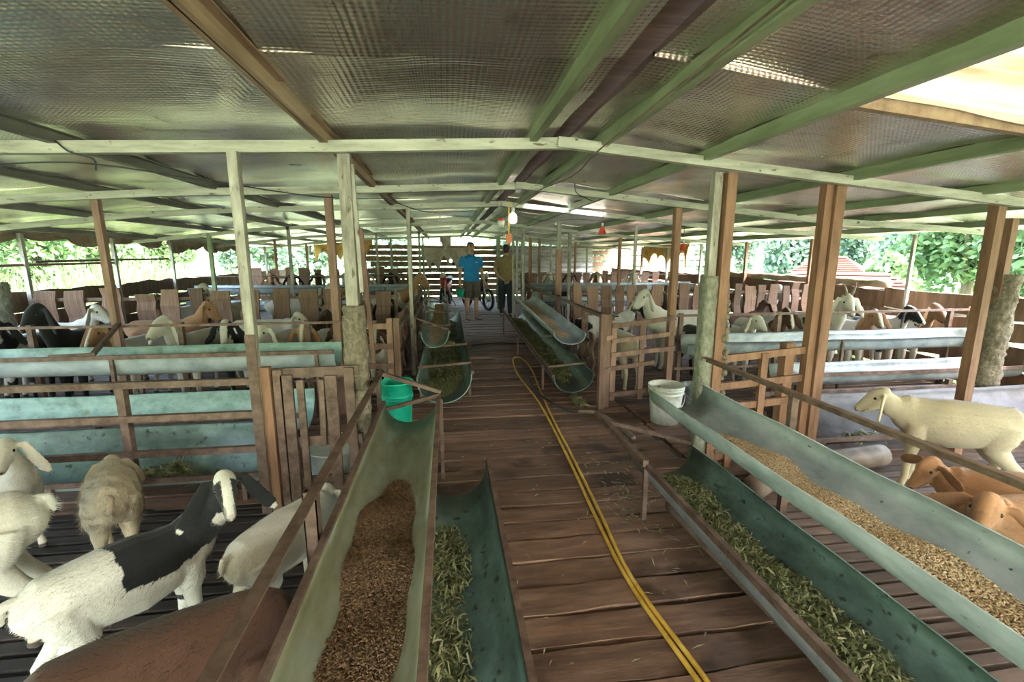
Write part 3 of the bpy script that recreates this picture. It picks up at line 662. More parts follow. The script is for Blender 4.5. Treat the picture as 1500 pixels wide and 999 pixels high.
fence('pen_rail', 'three rusty flat rails on a post closing the near left pen', -4.95, -1.06, 2.6, (.735, .55, .35), ((-1.72, .75), (-3.3, .75)))
t = empty('pen_gate', (-.98, 2.58, 0), 'brown gate of upright boards between the slim post and the mud column', 'gate')
for px, z0, z1, w in ((-.922, .02, .80, .045), (-.875, .03, .77, .06), (-.805, .02, .74, .036), (-.645, .05, .76, .06), (-.705, .36, .74, .028), (-.545, .02, .80, .05)):
    obj('board', MB().bar((px, 2.57, z0), (px + random.uniform(-.01, .01), 2.57, z1), w, .022, (0, 1, 0)), 'rust', t)
for z in (.775, .38, .14): obj('rail', MB().bar((-.952, 2.592, z), (-.5, 2.592, z + .005), .02, .055), 'rust', t)
fence('pen_rail', 'thin head rail over the upper green cross trough', -4.95, -.62, 4.12, (.84, .60, .33), ((-4.4, .86), (-3.3, .86), (-2.2, .86), (-1.2, .86)), rh=.02, th=.02)
m = empty('trough_prop', (-2.55, 3.72, 0), 'bent rusty angle bar leaning over the upper green cross trough', 'bar')
obj('arm', MB().bar((-2.51, 3.60, .712), (-2.64, 4.115, .862), .025, .03), 'rust', m); obj('arm', MB().bar((-2.78, 3.59, .706), (-2.52, 3.61, .712), .02, .02), 'rust', m)
t = empty('pen_gate', (-.86, 4.16, 0), 'brown wooden corner gate of open rails behind the mud column', 'gate')
for z in (.80, .62, .44, .22): obj('rail', MB().bar((-.86, 4.16, z), (-.5, 4.16, z - .01), .02, .05), 'board', t)
for x in (-.84, -.52, -.46): obj('stile', MB().bar((x, 4.18, 0), (x, 4.18, .86), .05, .05, (0, 1, 0)), 'board', t)
fence('pen_fence', 'board fence between the pen and the far left aisle troughs', 4.25, 9.4, -.50, (.70, .42), ((4.4, .80), (5.9, .80), (7.2, .80), (9.0, .80)), boards=True, axis='y', bz=(.12, .76), gap=(.08, .2))
fence('pen_fence', 'row of broad tapering grey brown boards dividing the left pens', -4.75, -.62, 6.05, (.90, .52), ((-4.6, .95), (-2.9, .95), (-1.4, .95), (-.66, 1.0)), boards=True, bz=(.40, 1.0), bw=(.12, .24), gap=(.05, .17), tilt=.05)
fence('pen_fence', 'red brown upright board fence dividing the right pens', 1.62, 5.3, 6.1, (.90, .58), ((1.66, 1.0), (3.0, 1.0), (4.2, 1.0), (5.2, 1.0)), boards=True, bz=(.42, 1.02), bw=(.10, .17), gap=(.03, .08))
fence('pen_fence', 'distant pale board fence behind the far left goats', -4.8, -.7, 11.6, (.9, .6), ((-4, 1.0), (-2, 1.0)), boards=True, bz=(.45, 1.12), bw=(.14, .26), gap=(.1, .2), tilt=.04)
fence('pen_fence', 'distant brown board fence behind the far right trough', 1.75, 5.4, 11.6, (.9, .6), ((2, 1.0), (4, 1.0)), boards=True, bz=(.40, 1.0), bw=(.14, .22), gap=(.05, .12))
fence('pen_rail', 'thin head rail over the far left cross trough', -4.9, -.7, 9.95, (1.0,), ((-4, 1.0), (-2.5, 1.0), (-1, 1.0)), rh=.02, th=.02)
fence('pen_rail', 'thin head rail over the far right cross trough', 1.8, 5.4, 9.95, (1.0,), ((2, 1.0), (3.5, 1.0), (5, 1.0)), rh=.02, th=.02)
fence('pen_rail', 'thin head rail over the galvanised cross trough on the right', 2.2, 5.64, 4.22, ((.83, .84), (.47, .50), .30), ((2.25, .85), (3.3, .85), (5.3, .85)), rh=.022, th=.02)
t = empty('stile_gate', (1.46, 4.04, 0), 'brown slatted gate of crossing rails behind the white bucket', 'gate')
for x, z1 in ((1.505, .80), (1.78, .80), (2.06, .86)): obj('stile', MB().bar((x, 4.05, .06), (x, 4.05, z1), .05, .025, (0, 1, 0)), 'board', t)
for za, zb, x1 in ((.77, .835, 2.09), (.63, .69, 2.09), (.50, .55, 2.09), (.37, .42, 1.9), (.12, .16, 2.09)): obj('rail', MB().bar((1.478, 4.03, za), (x1, 4.03, zb), .02, .04), 'board', t)
t = empty('gate_post', (1.40, 4.0, 0), 'pair of upright brown planks forming the corner post left of the slatted gate', 'post')
obj('plank', MB().bar((1.375, 3.98, 0), (1.375, 3.98, .89), .055, .06, (0, 1, 0)), 'board', t); obj('plank', MB().bar((1.445, 4.04, 0), (1.445, 4.04, .88), .045, .05, (0, 1, 0)), 'board', t)
obj('cleat', MB().bar((1.40, 3.99, .66), (1.488, 4.036, .67), .02, .04), 'board', t); obj('cleat', MB().bar((1.40, 3.99, .36), (1.488, 4.036, .37), .02, .04), 'board', t)
t = empty('pen_gate', (1.72, 2.68, 0), 'orange brown rail gate between the concrete footed post and the double timber post', 'gate')
for za, zb in ((.755, .80), (.575, .615), (.43, .47), (.10, .10)): obj('rail', MB().bar((1.712, 2.675, za), (2.29, 2.675, zb), .025, .045), 'redpost', t)
obj('stile', MB().bar((2.0, 2.665, .05), (2.0, 2.665, .79), .045, .03, (0, 1, 0)), 'redpost', t)
obj('stile', MB().bar((1.80, 2.665, .02), (1.80, 2.665, .30), .045, .03, (0, 1, 0)), 'redpost', t)
fence('pen_rail', 'rusty low rails behind the cream goat in front of the grey fodder trough', 2.42, 4.49, 3.3, (.30, .18), ((4.25, .36), (2.6, .3)), rh=.035)
fence('pen_fence', 'board fence between the pen and the far right aisle troughs', 4.3, 9.4, 1.585, (.80, .45), ((5.2, .85), (6.6, .85), (8.0, .85)), boards=True, axis='y', bz=(.08, .55), gap=(.15, .4))
# ================================================================== feed
def pz(A, B, depth, u):
    pr = trough_profile(A, B, depth, 40); return np.interp(u, [p[0] for p in pr], [p[1] for p in pr])
def feed(name, label, axis, a0, a1, A, B, depth, h, mat, count, kind, c=.5, fade=.25, size=1.0, seed=1, A1=None, B1=None):
    rg = np.random.default_rng(seed); A1 = A1 or A; B1 = B1 or B
    u0, u1 = A[0], B[0]; us = np.linspace(u0 + .01, u1 - .01, 60)
    def surf_z(u, s):
        f = (s - a0) / (a1 - a0)
        edge = np.clip(np.minimum((s - a0), (a1 - s)) / fade, 0, 1)
        um = u0 + (u1 - u0) * c
        hz = h * edge * (1 + .22 * np.sin(s * 7 + u * 9) + .12 * np.sin(s * 19)) - .8 * (np.abs(u - um) / (u1 - u0)) ** 2 * .12
        dz = (A1[1] - A[1]) * f
        return (pz(A, B, depth, u).min() if False else min(A[1], B[1]) - depth) + hz + dz
    S_ = np.linspace(a0, a1, 60); G = np.meshgrid(us, S_)
    prof = pz(A, B, depth, G[0]) + (A1[1] - A[1]) * (G[1] - a0) / (a1 - a0)
    Z = np.maximum(surf_z(G[0], G[1]) - (.004 if kind == 'grain' else .012), prof - .004)
    def P(u, s, z): return np.stack((u, s, z), -1) if axis == 'y' else np.stack((s, u, z), -1)
    BV = P(G[0].ravel(), G[1].ravel(), Z.ravel()); n = 60
    idx = np.arange(60 * 60).reshape(60, 60)
    BF = np.stack((idx[:-1, :-1], idx[:-1, 1:], idx[1:, 1:], idx[1:, :-1]), -1).reshape(-1, 4)
    keep = (surf_z(G[0], G[1]) > prof + .001); kf = keep.ravel()[BF].any(1); BF = BF[kf]
    # bits
    u = rg.uniform(u0 + .02, u1 - .02, count * 2); s = rg.uniform(a0, a1, count * 2)
    pf = pz(A, B, depth, u) + (A1[1] - A[1]) * (s - a0) / (a1 - a0); zz = surf_z(u, s); ok = zz > pf + rg.uniform(-.002, .004, count * 2)
    u, s, zz = u[ok][:count], s[ok][:count], zz[ok][:count]; k = len(u)
    ang = rg.uniform(0, 6.283, k); tl = rg.normal(0, .35, k)
    d = np.stack((np.cos(ang) * np.cos(tl), np.sin(ang) * np.cos(tl), np.sin(tl)), -1)
    sd = np.stack((-np.sin(ang), np.cos(ang), rg.normal(0, .3, k)), -1); up = np.cross(d, sd)
    C = P(u, s, zz + rg.uniform(-.003, .005, k))
    if kind == 'grain':
        L = rg.uniform(.0045, .0075, k)[:, None] * size; w = rg.uniform(.0016, .0024, k)[:, None] * size
        V = np.stack((C - d * L, C + sd * w, C + up * w, C - sd * w, C - up * w, C + d * L), 1).reshape(-1, 3)
        o = (np.arange(k) * 6)[:, None, None]
        F = (np.array([[0, 2, 1], [0, 3, 2], [0, 4, 3], [0, 1, 4], [5, 1, 2], [5, 2, 3], [5, 3, 4], [5, 4, 1]])[None] + o).reshape(-1, 3); per = 6
    else:
        L = rg.uniform(.012, .05, k)[:, None] * size; w = rg.uniform(.002, .0055, k)[:, None] * size
        C = C + np.array((0, 0, 1)) * rg.uniform(-.01, .02, k)[:, None]
        bend = np.array((0, 0, 1)) * rg.uniform(-.01, .015, k)[:, None]
        V = np.stack((C - d * L - sd * w, C - d * L + sd * w, C + bend - sd * w * 1.2, C + bend + sd * w * 1.2, C + d * L - sd * w * .5, C + d * L + sd * w * .5), 1).reshape(-1, 3)
        o = (np.arange(k) * 6)[:, None, None]
        F = (np.array([[0, 1, 3], [0, 3, 2], [2, 3, 5], [2, 5, 4]])[None] + o).reshape(-1, 3); per = 6
    tone = np.repeat(rg.beta(2, 2, k), per)
    bt = np.full(len(BV), .22) + rg.uniform(-.1, .1, len(BV))
    TF = np.concatenate((BF[:, [0, 1, 2]], BF[:, [0, 2, 3]])); V = np.concatenate((BV, V)); F = np.concatenate((TF, F + len(BV)))
    base = P(np.array((u0 + u1) / 2), np.array(a0), np.array(min(A[1], B[1]) - depth)); V = V - base
    me = np_mesh(name, V, F, mat, np.concatenate((bt, tone)))
    o = bpy.data.objects.new(name, me); o.location = base
    return link(o, None, label, 'feed', kind='stuff')
feed('grain', 'loose brown grain lying in the wide trough left of the aisle', 'y', .4, 2.15, (-.40, .50), (-.085, .53), .15, .058, 'grain', 20000, 'grain', .56, .3, 1.35, 3)
feed('grain', 'loose yellow grain lying in the pale blue trough right of the aisle', 'y', .3, 2.25, (1.205, .60), (1.545, .615), .135, .045, 'grain_pale', 20000, 'grain', .46, .45, 1.3, 4)
feed('grain', 'yellow grain in the upper trough of the far right pair', 'y', 4.75, 7.45, (1.07, .64), (1.40, .61), .12, .04, 'grain_pale', 6000, 'grain', .5, .2, 1.7, 5, A1=(1.05, .80))
feed('grain', 'brown grain in the upper trough of the far left pair', 'y', 5.1, 9.1, (-.29, .60), (-.01, .60), .16, .035, 'grain_pale', 6000, 'grain', .5, .3, 1.8, 6, A1=(-.36, .64))
feed('fodder', 'chopped dark grass stems in the lower trough left of the aisle', 'y', .5, 2.2, (-.19, .30), (.185, .285), .20, .04, 'fodder', 2600, 'leaf', .14, .3, .6, 7)
feed('fodder', 'chopped green grass lying in the lower trough right of the aisle', 'y', .35, 2.38, (1.03, .31), (1.41, .30), .17, .045, 'fodder', 8500, 'leaf', .34, .15, .6, 8)
feed('fodder', 'chopped yellow green grass in the lower trough of the far left pair', 'y', 4.05, 8.9, (-.28, .37), (.185, .40), .25, .10, 'fodder', 9000, 'leaf', .5, .3, .7, 9)
feed('fodder', 'chopped green grass in the lower trough of the far right pair', 'y', 4.35, 8.2, (.99, .27), (1.37, .29), .17, .05, 'fodder', 4500, 'leaf', .45, .3, .9, 10, A1=(.99, .45))
feed('fodder', 'fresh grass in the dark hay trough of the near left pen', 'x', -2.2, -1.25, (2.71, .15), (2.97, .37), .10, .10, 'fodder', 900, 'leaf', .3, .4, 1.3, 11)
feed('fodder', 'chopped grass in the grey fodder trough behind the cream goat', 'x', 2.5, 5.2, (2.78, .12), (3.15, .33), .10, .07, 'fodder', 2200, 'leaf', .35, .4, 1.1, 12)
feed('fodder', 'grass scraps on the floor below the end of the far right fodder trough', 'y', 4.0, 4.5, (1.14, .035), (1.33, .035), .03, .022, 'fodder', 220, 'leaf', .5, .3, .9, 13)

rg_ = np.random.default_rng(44); nb_ = 420; cx_ = rg_.uniform(-.1, 1.5, nb_); cy_ = rg_.uniform(.9, 8, nb_); hot = rg_.random(nb_) < .35; cx_[hot] = rg_.normal(1.0, .10, hot.sum()); cy_[hot] = rg_.normal(2.35, .3, hot.sum())
an_ = rg_.uniform(0, 6.28, nb_); ln_ = rg_.uniform(.008, .03, nb_) * np.where(hot, 1.4, .8); d_ = np.stack((np.cos(an_), np.sin(an_), 0 * an_), -1); s_ = np.stack((-np.sin(an_), np.cos(an_), 0 * an_), -1); c_ = np.stack((cx_, cy_, np.full(nb_, .004)), -1)
V_ = np.stack((c_ - d_ * ln_[:, None], c_ + s_ * .003 + (0, 0, .003), c_ + d_ * ln_[:, None], c_ - s_ * .003 + (0, 0, .003)), 1).reshape(-1, 3)
link(bpy.data.objects.new('straw', np_mesh('straw', V_, np.arange(nb_ * 4).reshape(-1, 4), 'fodder', np.repeat(rg_.uniform(.3, 1, nb_), 4))), None, 'scraps of straw and leaf scattered over the aisle planks', 'straw', kind='stuff')
# ================================================================== buckets and tubs
def bucket(name, label, c, r0, r1, h, mat, handle='chrome', ribs=(.92, .80), liquid=None, hang=1, cat='bucket'):
    t = empty(name, c, label, cat); n = 28; th = .004
    m = MB().lathe([(.001, 0), (r0, 0), (r0 + (r1 - r0) * .5, h * .5), (r1, h), (r1 + .006, h), (r1 + .006, h - .012), (r1 - th, h - .012), (r0 - th, .006), (.001, .006)], n, c)
    m.f = m.f[:]
    obj('shell', m, mat, t, smooth=True)
    for q in ribs:
        rr = r0 + (r1 - r0) * q; z = h * q
        obj('rib', MB().lathe([(rr - .002, z - .009), (rr + .007, z - .007), (rr + .007, z + .006), (rr - .001, z + .009)], n, c), mat, t, smooth=True)
    if handle:
        pts = [(c[0] + (r1 + .006) * math.cos(a), c[1] - .01 - hang * (r1 * .75) * math.sin(a), c[2] + h * .86 - .45 * h * math.sin(a) * (1 if hang else -1)) for a in np.linspace(0, math.pi, 13)]
        if hang:
            pts = [(c[0] + (r1 + .008) * math.cos(a), c[1] - (r1 + .010) * math.sin(a), c[2] + h * .86 - .40 * h * math.sin(a)) for a in np.linspace(0, math.pi, 15)]
        obj('handle', MB().loft(pts, .003, 6), handle, t, smooth=True)
    if liquid: obj('water', MB().lathe([(.001, 0), (r1 * .97, 0)], n, (c[0], c[1], c[2] + h * liquid)), 'tub', t)
    return t
bucket('plastic_bucket', 'dirty white plastic bucket with a wire handle on the plank floor', (1.82, 3.60, 0), .115, .145, .33, 'white', ribs=(.90, .80, .95))
bucket('green_bucket', 'bright green plastic bucket beside the mud column', (-.36, 3.12, 0.10), .085, .105, .47, 'greenplastic', handle=None, ribs=(.80, .76))
obj('bucket_stand', MB().box(-.47, -.25, 3.02, 3.22, 0, .10).box(-.49, -.23, 3.0, 3.24, .085, .10), 'board', None, loc=(-.36, 3.12, 0), label='low brown wooden block under the bright green bucket', cat='block')
bucket('water_tub', 'round white tub of cloudy water behind the brown board gate', (-.72, 2.88, 0), .165, .19, .24, 'tub', handle=None, ribs=(.96,), liquid=.80, cat='tub')
bucket('metal_pail', 'speckled galvanised pail between the white bucket and the concrete footed post', (2.2, 3.78, 0), .09, .125, .26, 'basin_grey', ribs=(.95,), hang=1)
bucket('small_pail', 'small green pail hanging at the hand of the man in blue', (.268, 10.262, .525), .07, .09, .16, 'greenplastic', ribs=(.9,), hang=0)
m = MB(); m.lathe([(.001, 0), (.05, .0), (.075, .03), (.08, .075), (.072, .075), (.045, .012), (.001, .012)], 18, (1.93, 2.42, 0)); m.bar((1.99, 2.40, .06), (2.09, 2.36, .075), .02, .014)
obj('feed_scoop', m, 'sack', None, smooth=True, loc=(1.93, 2.42, 0), label='cream plastic feed scoop lying below the orange brown rail gate', cat='scoop')
m = MB(); m.box(1.86, 2.12, 2.86, 3.05, -.002, .16); m.box(1.84, 2.14, 2.84, 3.07, .16, .175)
obj('foam_box', m, 'tub', None, loc=(1.99, 2.95, 0), label='pale box with a lid standing behind the orange brown rail gate', cat='box')

# ================================================================== hoses, wires, lamps
def tube(name, pts, r, mat, label, cat='hose', n=8, group=None):
    P = [Vector(p) for p in pts]; out = []
    for i in range(len(P) - 1):
        p0, p1, p2, p3 = P[max(i - 1, 0)], P[i], P[i + 1], P[min(i + 2, len(P) - 1)]
        for k in range(6):
            t = k / 6; out.append(.5 * ((2 * p1) + (p2 - p0) * t + (2 * p0 - 5 * p1 + 4 * p2 - p3) * t * t + (3 * p1 - p0 - 3 * p2 + p3) * t ** 3))
    out.append(P[-1])
    return obj(name, MB().loft(out, r, n), mat, None, smooth=True, loc=tuple(P[0]), label=label, cat=cat, group=group)
hz = .012
tube('garden_hose', [(.83, .75, hz), (.79, 1.22, hz), (.745, 1.73, hz), (.765, 2.28, hz), (.81, 3.11, hz), (.845, 4.24, hz), (.80, 5.3, hz), (.86, 6.15, hz), (.98, 6.2, hz), (1.01, 5.6, hz), (.935, 4.6, hz), (.875, 3.75, hz), (.845, 3.1, hz), (.80, 2.28, hz), (.765, 1.73, hz + .004), (.82, 1.22, hz), (.86, .75, hz)], .0095, 'hose', 'doubled yellow hose snaking along the aisle planks')
tube('rubber_hose', [(.93, 6.0, .012), (.91, 5.3, .012), (.885, 4.75, .014), (.885, 4.42, .032), (.92, 4.2, .037), (.985, 4.07, .022), (1.07, 3.95, .013), (1.16, 3.898, .02)], .011, 'blackrubber', 'black rubber hose curving under the far right troughs')
tube('rubber_hose', [(.35, 7.2, .013), (.7, 7.35, .013), (1.0, 7.3, .013), (1.3, 7.2, .013)], .014, 'blackrubber', 'black hose lying straight across the aisle planks')
tube('drain_pipe', [(1.14, 3.90, .019), (1.28, 3.85, .019), (1.36, 3.62, .019), (1.385, 3.4, .019), (1.39, 3.22, .019)], .018, 'pipe', 'thin brown pipe bending on the planks from the end of the black hose', 'pipe')
tube('floor_beam', [(1.20, 2.25, .03), (1.22, 1.7, .03), (1.26, 1.0, .03)], .03, 'pipe', 'round brown pole lying below the lower trough right of the aisle', 'pole')
tube('floor_beam', [(1.75, 2.3, .07), (2.15, 2.5, .07), (2.9, 2.6, .07)], .07, 'pipe', 'thick grey brown pipe lying in front of the cream goat', 'pipe', 14)
tube('roof_cable', [(.80, .9, 2.0), (.82, 1.6, 1.99), (.78, 2.45, 1.93), (.80, 3.0, 1.90), (.76, 3.9, 1.93), (.74, 5.2, 1.93)], .0042, 'pipe', 'tan cable sagging along the ridge of the roof', 'cable', 6)
tube('wire', [(-2.75, 2.55, 1.78), (-2.3, 2.6, 1.80), (-1.75, 2.6, 1.84), (-1.3, 2.9, 1.81), (-.8, 3.4, 1.79), (-.3, 4.0, 1.86)], .004, 'wire', 'dark wire strung under the left end of the first roof beam', 'wire', 6)
tube('wire', [(-1.80, 2.57, 1.93), (-1.74, 2.56, 1.88), (-1.66, 2.58, 1.855), (-1.64, 2.56, 1.80)], .004, 'wire', 'knotted wire end hanging from the first roof beam', 'wire', 6)
tube('wire', [(-.4, 3.6, 1.80), (-.2, 4.2, 1.78), (.0, 4.8, 1.83), (.3, 5.4, 1.9)], .004, 'wire', 'dark wire drooping from the mud column post towards the ridge', 'wire', 6)
tube('wire', [(.72, 5.3, 1.87), (1.1, 5.4, 1.80), (1.5, 5.4, 1.82), (1.78, 5.3, 1.80), (2.1, 5.3, 1.84)], .0035, 'wire', 'dark lamp wire running right from the bulb', 'wire', 6)
tube('wire', [(.95, 3.5, 1.93), (1.0, 3.6, 1.87), (1.15, 3.7, 1.83)], .004, 'wire', 'stray wire end poking down beside the ridge purlin', 'wire', 6)
def bulb(x, y, z, label, s=1.0):
    t = empty('light_bulb', (x, y, z), label, 'lamp')
    obj('glass', MB().lathe([(.002, -.075 * s), (.035 * s, -.068 * s), (.046 * s, -.045 * s), (.046 * s, .01 * s), (.035 * s, .03 * s), (.018 * s, .045 * s)], 16, (x, y, z)), 'bulb', t, smooth=True)
    obj('socket', MB().lathe([(.018 * s, .045 * s), (.02 * s, .05 * s), (.02 * s, .10 * s), (.006, .105 * s)], 12, (x, y, z)), 'white', t, smooth=True)
    obj('cord', MB().loft([(x, y, z + .10 * s), (x + .005, y, roof_z(x) - .0)], .003, 6), 'wire', t)
    return t
bulb(.74, 5.3, 1.83, 'white glass light bulb hanging at the ridge above the aisle')
bulb(.10, 13.5, 1.28, 'small lit bulb hanging by the pale sacks at the back', .9)
t = empty('hanging_feeder', (.61, 5.35, 1.77), 'small red and white plastic holder hanging beside the bulb', 'holder')
obj('cup', MB().lathe([(.002, -.05), (.03, -.05), (.045, .02), (.04, .02), (.028, -.044), (.002, -.044)], 14, (.61, 5.35, 1.77)), 'white', t, smooth=True)
obj('lid', MB().lathe([(.002, .05), (.03, .045), (.046, .02), (.002, .02)], 14, (.61, 5.35, 1.77)), 'red', t, smooth=True); obj('string', MB().loft([(.61, 5.35, 1.81), (.62, 5.4, 2.0)], .003, 6), 'wire', t)
t = empty('hanging_tag', (.70, 5.35, 1.60), 'bright orange plastic tag hanging on a strip beside the bulb', 'tag')
obj('plate', MB().box(.665, .735, 5.34, 5.352, 1.56, 1.645).box(.68, .695, 5.335, 5.355, 1.53, 1.57).box(.705, .72, 5.335, 5.355, 1.53, 1.57), 'orange', t); obj('strip', MB().box(.692, .708, 5.343, 5.349, 1.64, 2.0), 'hose', t)
def heat_lamp(x, y, z, label):
    t = empty('heat_lamp', (x, y, z), label, 'lamp')
    obj('shade', MB().lathe([(.05, -.04), (.048, -.035), (.02, .03), (.012, .05), (.008, .05), (.015, .028), (.044, -.036)], 16, (x, y, z)), 'red', t, smooth=True)
    obj('cap', MB().lathe([(.012, .05), (.014, .08), (.004, .085)], 10, (x, y, z)), 'white', t, smooth=True); obj('cord', MB().loft([(x, y, z + .08), (x, y, roof_z(x))], .003, 6), 'wire', t)
heat_lamp(1.78, 5.3, 1.69, 'small red shaded lamp hanging from the lamp wire')
heat_lamp(3.15, 6.0, 1.52, 'red shaded lamp hanging above the red brown board fence')
# curtains
def curtain(name, pts, drop, mat, label, thick=.02, wav=.05, nx=40, nz=6, seed=0):
    rg = random.Random(seed); m = MB(); P = [Vector(p) for p in pts]; o = (nx + 1) * (nz + 1)
    cum = [0]
    for a, b in zip(P[:-1], P[1:]): cum.append(cum[-1] + (b - a).length)
    def ev(t):
        s = t * cum[-1]
        for i in range(len(P) - 1):
            if s <= cum[i + 1] + 1e-6: return P[i].lerp(P[i + 1], (s - cum[i]) / (cum[i + 1] - cum[i])), (P[i + 1] - P[i]).normalized()
    ph = rg.uniform(0, 6)
    for lay in (0, 1):
        for j in range(nz + 1):
            for i in range(nx + 1):
                p, d = ev(i / nx); nrm = Vector((-d.y, d.x, 0)); v = j / nz
                sc = drop * (.65 + .35 * math.sin(i * .55 + ph) * math.sin(i * .21 + 1))
                m.v.append(tuple(p + nrm * (wav * math.sin(i * .8 + ph) * v + .04 * math.sin(math.pi * v) + lay * thick) + Vector((0, 0, -sc * v))))
    for j in range(nz):
        for i in range(nx):
            a = j * (nx + 1) + i; m.f.append((a, a + 1, a + nx + 2, a + nx + 1)); m.f.append((o + a, o + a + nx + 1, o + a + nx + 2, o + a + 1))
    for i in range(nx):
        for j in (0, nz): a = j * (nx + 1) + i; m.f.append((a, a + 1, o + a + 1, o + a))
    for j in range(nz):
        for i in (0, nx): a = j * (nx + 1) + i; m.f.append((a, a + nx + 1, o + a + nx + 1, o + a))
    return obj(name, m, mat, None, smooth=True, loc=pts[0], label=label, cat='curtain')
curtain('rolled_curtain', [(-5.06, 5.9, 1.70), (-5.06, 9.4, 1.70)], .18, 'tarp', 'grey brown tarp bunched under the left eave above the tall grass', seed=1)
curtain('rolled_curtain', [(-5.06, 9.5, 1.70), (-5.06, 12.6, 1.70)], .26, 'tarp', 'tan tarp hanging in swags under the left eave farther along', seed=2)
curtain('orange_curtain', [(-4.4, Y1 - .05, 1.76), (-2.5, Y1 - .05, 1.95)], .55, 'tarp_orange', 'orange tarp hanging across the open end left of the plank end wall', seed=3)
curtain('orange_curtain', [(5.74, 10.6, 1.70), (5.74, 13.2, 1.70)], .60, 'tarp_orange', 'torn orange tarp hanging under the right eave at the far end', seed=4)
curtain('sack_screen', [(-.88, Y1 - .115, 1.68), (.76, Y1 - .115, 1.68)], .85, 'sack', 'pale cloth sheet hung on the plank end wall behind the man in blue', wav=.02, seed=5)
curtain('sack_screen', [(-.20, 14.13, 1.975), (.12, 14.13, 1.985)], .44, 'sack', 'small crumpled pale bag hanging above the cloth sheet', wav=.02, nx=12, seed=6)
rp = [(5.69, 5.35 + .15 * i, 1.042 + .008 * math.sin(i * 1.7)) for i in range(24)]
obj('rolled_tarp', MB().loft(rp, [.055 + .010 * math.sin(i * 2.3) for i in range(24)], 12), 'tarp', None, smooth=True, loc=rp[0], label='thick brown tarp roll lying along the top of the right slab wall', cat='tarp')
obj('hanging_sack', MB().loft([(5.57, 4.22, .87), (5.57, 4.22, .855), (5.57, 4.22, .70), (5.57, 4.22, .46)], [(.012, .07), (.026, .08), (.036, .078), (.03, .07)], 14), 'tarp', None, smooth=True, loc=(5.57, 4.22, .46), label='brown cloth draped over the rail end at the right slab wall', cat='cloth')

# ================================================================== outside
def terrain(name, x0, x1, y0, y1, fz, mat, label, n=40):
    xs = np.linspace(x0, x1, n); ys = np.linspace(y0, y1, n); X, Y = np.meshgrid(xs, ys); V = np.stack((X, Y, fz(X, Y)), -1).reshape(-1, 3)
    i = np.arange(n * n).reshape(n, n); F = np.stack((i[:-1, :-1], i[:-1, 1:], i[1:, 1:], i[1:, :-1]), -1).reshape(-1, 4)
    o = bpy.data.objects.new(name, np_mesh(name, V, F, mat, smooth=True)); return link(o, None, label, kind='structure')
def gz(X, Y):
    d = np.hypot(X, Y - 8)
    base = -1.15 + 0 * X
    hill = np.clip((d - 26) / 60, 0, 1) ** 1.3 * (15 + 4 * np.sin(X * .05) + 3 * np.sin(Y * .07))
    left = np.clip((-X - 5.5) / 4, 0, 1) * .9
    return base + hill + left + .12 * np.sin(X * .7) * np.sin(Y * .6) - .05
terrain('hillside', -110, 110, -60, 130, gz, 'lawn', 'grassy land rising to green hills around the shed', 90)
def leaf_cloud(c, rad, count, size, seed, dense=.72, flat=1.0):
    rg = np.random.default_rng(seed); nb = 26
    bl = rg.normal(size=(nb, 3)); bl /= np.linalg.norm(bl, axis=1)[:, None]; bl *= rg.uniform(.25, .78, nb)[:, None]
    bc = np.array(c) + bl * np.array(rad); br = rg.uniform(.28, .45, nb)
    w = rg.integers(0, nb, count); d = rg.normal(size=(count, 3)); d /= np.linalg.norm(d, axis=1)[:, None]
    d *= rg.uniform(.75, 1.05, count)[:, None]
    p = bc[w] + d * br[w][:, None] * np.array(rad)
    a = rg.normal(size=(count, 3)); a /= np.linalg.norm(a, axis=1)[:, None]; b = np.cross(a, d / np.linalg.norm(d, axis=1)[:, None] + rg.normal(0, .4, (count, 3))); b /= np.linalg.norm(b, axis=1)[:, None] + 1e-9
    s = rg.uniform(.6, 1.3, count)[:, None] * size
    V = np.stack((p - a * s, p + b * s * .55, p + a * s, p - b * s * .55), 1).reshape(-1, 3)
    F = np.arange(count * 4).reshape(-1, 4); tone = np.repeat(np.clip(rg.beta(2, 2, count) * .9 + .05, 0, 1), 4)
    return V, F, tone
def tree(x, y, h, r, label, mat='leaf', seed=0, group=None, count=2600, size=None, name='leafy_tree', low=.12):
    z0 = float(gz(np.array(x), np.array(y))) ; t = empty(name, (x, y, z0), label, 'tree', group)
    V, F, tone = leaf_cloud((0, 0, h * (.5 + low / 2)), (r, r, h * (.5 - low / 2)), count, size or r * .09, seed)
    o = bpy.data.objects.new('crown', np_mesh('crown', V, F, mat, tone)); link(o, t)
    tm = MB().loft([(0, 0, -.1), (.05 * r, 0, h * .3), (-.04 * r, .03 * r, h * .75)], [r * .09, r * .06, r * .02], 8)
    obj('trunk', tm, 'bark', t, smooth=True, local=True)
    for q in range(4):
        a = q * 1.7 + seed; obj('branch', MB().loft([(0, 0, h * .3), (r * .4 * math.cos(a), r * .4 * math.sin(a), h * .55), (r * .65 * math.cos(a), r * .65 * math.sin(a), h * .68)], [r * .045, r * .03, r * .01], 6), 'bark', t, smooth=True, local=True)
    return t
tree(13.4, 7.9, 5.2, 2.2, 'large light green tree close beyond the right slab wall', 'leaf', 1, count=11000, size=.14)
tree(18.9, 14.8, 5.4, 2.6, 'broad green tree behind the large light green tree', 'leaf', 2, count=5500, size=.15)
tree(12.8, 3.2, 4.6, 1.8, 'bushy green tree beyond the right wall beside the mud column', 'leaf', 15, count=6000, size=.13)
tree(14.6, 13.7, 2.9, .9, 'small yellow green tree beside the red tiled roof', 'leaf', 3, count=1800, size=.15)
tk = 0
